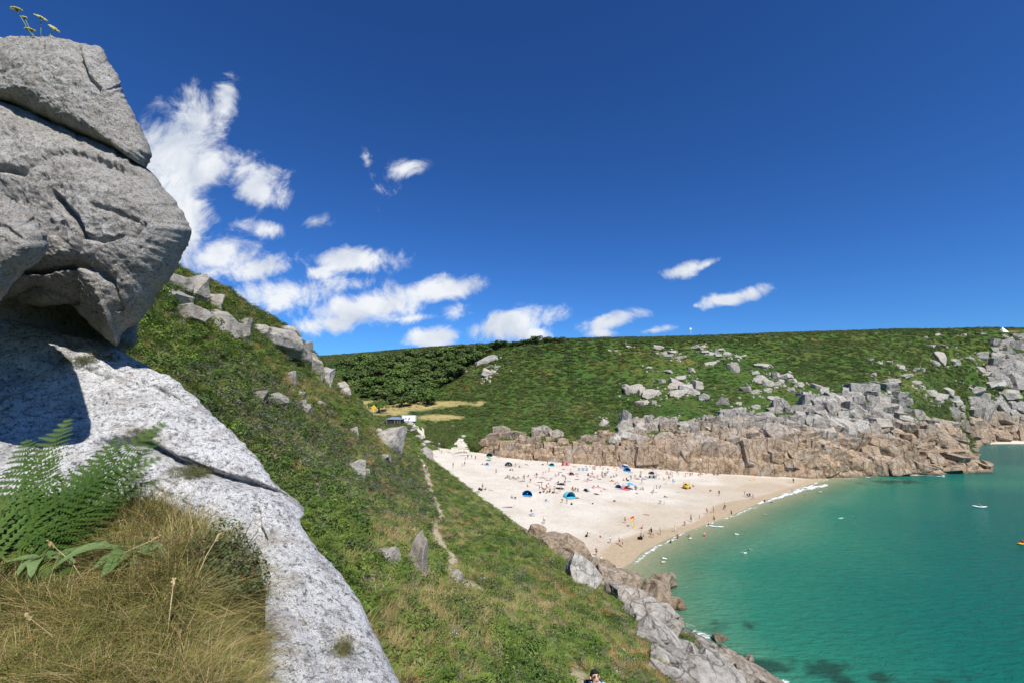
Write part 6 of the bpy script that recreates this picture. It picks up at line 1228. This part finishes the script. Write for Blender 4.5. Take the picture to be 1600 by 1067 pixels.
for x, y, c, s in ((749,765,'black',.9),(752,766,'navy',.7),(916,838,'black',.6),(960,783,'black',.5),(919,743,'navy',.6),(945,740,'black',.6),(981,751,'navy',.7),(1110,767,'red',.6),(1076,731,'black',.6),(844,770,'black',.6),(864,770,'navy',.6),(878,853,'black',.8),(926,787,'black',.4),(938,839,'red',.4),(1000,842,'black',.9),(848,726,'navy',.6),(1058,737,'teal',.6),(1025,739,'grey',.5),(1145,722,'navy',.7),(1160,722,'black',.7),(902,722,'maroon',.7),(1052,721,'navy',.7),(805,778,'navy',.5),(893,788,'black',.6)): bag(x, y, c, s)
def windbreak(px, py, cols, label, n=5):
    b = sand_at(px, py); root = empty('windbreak', b, .15); tag(root, label, 'windbreak')
    for k in range(n + 1): mb = MB(); mb.tube([((k - n / 2) * .8, .12 * (k % 2), -.2), ((k - n / 2) * .8, .12 * (k % 2), 1.3)], .025, 6); link('pole', mb.mesh('pole', [M_DSTALK]), None, root)
    for k in range(n):
        x0, x1, y0, y1 = (k - n / 2) * .8, (k + 1 - n / 2) * .8, .12 * (k % 2), .12 * ((k + 1) % 2); mb = MB(); mb.add([(x0, y0 - .01, .08), (x1, y1 - .01, .08), (x1, y1 - .01, 1.12), (x0, y0 - .01, 1.12), (x0, y0 + .01, .08), (x1, y1 + .01, .08), (x1, y1 + .01, 1.12), (x0, y0 + .01, 1.12)], [(0, 1, 2, 3), (7, 6, 5, 4), (3, 2, 6, 7), (0, 4, 5, 1)]); link('panel', mb.mesh('panel', [cloth(cols[k % len(cols)])], False), None, root)
windbreak(911, 735, ['grey', 'pale blue'], 'grey striped windbreak on the upper sand'); windbreak(884, 727, ['maroon', 'pink'], 'maroon windbreak at the cliff foot', 4); windbreak(1020, 747, ['navy', 'grey'], 'navy and grey windbreak on upper sand', 4)
def guard_flag(px, py, label):
    b = sand_at(px, py); root = empty('lifeguard_flag', b); tag(root, label, 'flag'); mb = MB(); mb.tube([(0, 0, -.3), (0, 0, 2.7)], .03, 6); link('pole', mb.mesh('pole', [plain('flag_pole', (.6, .12, .05))]), None, root)
    for k, c in ((0, 'yellow'), (1, 'red')):
        V = []
        for i in range(8):
            for j in range(4): t = i / 7; V.append((-1.0 * t * .9 - .03, .16 * math.sin(t * 5), 2.65 - k * .42 - .42 * j / 3 - .35 * t * t))
        link('flag_half', mesh_from('flag_half', V, grid_faces(8, 4)), cloth('yellow' if k else 'red'), root)
    mb = MB(); mb.box((0, 0, .12), (.5, .5, .24)); link('base', mb.mesh('base', [M_YSIGN], False), None, root)
guard_flag(991, 824, 'red and yellow bathing flag on a pole by the wet sand'); guard_flag(1179, 751, 'red and yellow bathing flag on a pole near the yellow rescue board')
def board(name, loc, rz, L, w, th, col, label, cat, group=None, deck=None, rocker=.08):
    V = []; n, m = 17, 10
    for i in range(n):
        t = i / (n - 1) * 2 - 1; ww = w / 2 * max(.02, (1 - abs(t) ** 2.6)) ** .6; zz = rocker * t * t
        for j in range(m): a = 6.283 * j / m; V.append((t * L / 2, math.cos(a) * ww, zz + th / 2 + math.sin(a) * th / 2 * (.35 + .65 * max(0, 1 - abs(t) ** 3))))
    i = np.arange(n - 1)[:, None]; j = np.arange(m)[None]; F = np.stack([i*m + j, i*m + (j+1) % m, (i+1)*m + (j+1) % m, (i+1)*m + j], -1).reshape(-1, 4).tolist() + [tuple(range(m)), tuple(range((n-1)*m, n*m))]
    root = empty(name, loc, rz); tag(root, label, cat, group); link('hull', mesh_from('hull', V, F), cloth(col), root)
    mb = MB(); mb.box((0, 0, th * 1.02), (L * .34, w * .55, .03)); link('deck_pad', mb.mesh('deck_pad', [cloth(deck or 'grey')], False), None, root); return root
b = sand_at(1188, 739); board('rescue_board', b + Vector((0, 0, .05)), .05, 3.8, .8, .3, 'yellow', 'long yellow rescue board lying on the sand near the headland', 'board', deck='grey')
b = sea_at(1119, 822, -.05); board('paddleboard', b, -.35, 3.4, .8, .16, 'white', 'white and blue paddleboard floating at the waterline', 'paddleboard', deck='bright blue'); person(sea_at(1107, 819, -.35), 1.2, 'kneel', 'shirt', 'white', 'black', 'person in white shirt kneeling behind the paddleboard', None, 1.05)
b = sea_at(1531, 792, -.05); board('kayak', b, -.5, 3.2, .8, .35, 'white', 'white sit on kayak far out on the green water', 'kayak', deck='grey', rocker=.25); person(b + Vector((0, 0, .28)), -.5 + 1.57, 'sit', 'shirt', 'pink', 'navy', 'paddler in pink top sitting on the white kayak')
b = sea_at(1597, 850, -.05); board('kayak', b, .3, 3.0, .8, .35, 'orange', 'orange sit on kayak at the outer edge of the bay', 'kayak', deck='yellow', rocker=.25); person(b + Vector((.1, 0, .28)), .3 + 1.57, 'sit', 'shirt', 'red', 'black', 'paddler in red top sitting on the orange kayak')
b = sea_at(1281, 768, -.03); board('bodyboard', b, .4, 1.9, .6, .12, 'cream', 'cream surfboard floating off the breaking wave', 'surfboard'); person(b + Vector((0, .1, .05)), .4, 'swim', 'shirt', 'orange', 'navy', 'surfer lying on the cream surfboard')
b = sea_at(1078, 841, 0); board('bodyboard', b, .8, 1.1, .5, .1, 'white', 'white bodyboard beside a bather in the shallows', 'bodyboard')
for x, y, c, rz, lab in ((1002, 842, 'black', 1.2, 'black bodyboard carried at the waterline'), (830, 806, 'lavender', .4, 'lavender surfboard held by the person in the wetsuit')):
    r_ = board('surfboard', sand_at(x, y) + Vector((.35, -.2, .75)), rz, 1.9, .52, .1, c, lab, 'surfboard'); r_.rotation_euler = (R(75), R(15), rz)
def buggy(px, py):
    b = sand_at(px, py); root = empty('beach_buggy', b, .5); tag(root, 'yellow lifeguard beach buggy parked on the open sand', 'buggy'); yl = M_YSIGN; k = 1.15
    part('body', [((0, 0, .75), (2.3, 1.2, .5)), ((.85, 0, 1.0), (.7, 1.1, .25)), ((-.8, 0, 1.1), (.7, 1.2, .35))], yl, root); part('roof', [((-.1, 0, 2.05), (1.5, 1.25, .1))], yl, root); part('seat', [((-.1, 0, 1.1), (.5, 1.0, .3)), ((-.38, 0, 1.4), (.15, 1.0, .5))], M_DARK, root)
    for x in (-.8, .6):
        for y in (-.58, .58): part('roof_post', [((x, y, 1.5), (.07, .07, 1.1))], M_DARK, root)
    for x in (-.8, .8):
        for y in (-.68, .68):
            mb = MB(); mb.tube([(x, y - .15, .36), (x, y + .15, .36)], .36, 14); w_ = link('wheel', mb.mesh('wheel', [M_DARK], False), None, root); mb = MB(); mb.tube([(x, y - .16, .36), (x, y + .16, .36)], .16, 10); link('rim', mb.mesh('rim', [M_STEEL], False), None, w_)
buggy(1073, 763)
def pushchair(px, py):
    b = sand_at(px, py); root = empty('pushchair', b, .4); tag(root, 'navy pushchair on the sand between two adults', 'pushchair'); part('seat', [((0, 0, .55), (.45, .5, .12)), ((.22, 0, .8), (.1, .5, .5))], cloth('navy'), root); part('hood', [((.1, 0, 1.08), (.4, .5, .08))], cloth('navy'), root); mb = MB(); mb.tube([(-.4, 0, .2), (.1, 0, .6), (.55, 0, 1.05)], .025, 5); link('frame', mb.mesh('frame', [M_STEEL]), None, root)
    for x, y in ((-.4, 0), (.35, -.28), (.35, .28)): mb = MB(); mb.tube([(x, y - .04, .16), (x, y + .04, .16)], .16, 12); link('wheel', mb.mesh('wheel', [M_DARK], False), None, root)
pushchair(1171, 776)

# loose stones round the far outcrops
for k in range(4):
    o = bpy.data.objects.new('zz_stone_%d' % k, ROUNDS[k]); VEG.objects.link(o)
_nm = sorted(o.name for o in VEG.objects); _zi = [i for i, n in enumerate(_nm) if n.startswith('zz_stone')]
_g = np.random.default_rng(5); _n = len(RUB); _r = np.array(RUB)
scatter('rubble', _r[:, :3], _g.choice(_zi, _n), np.stack([_r[:, 3] * 1.2, _r[:, 3], _r[:, 3] * .8], 1), _g.uniform(-.5, 3, (_n, 3)), 'loose pale stones lying around the outcrops of the far slope', 'stones')
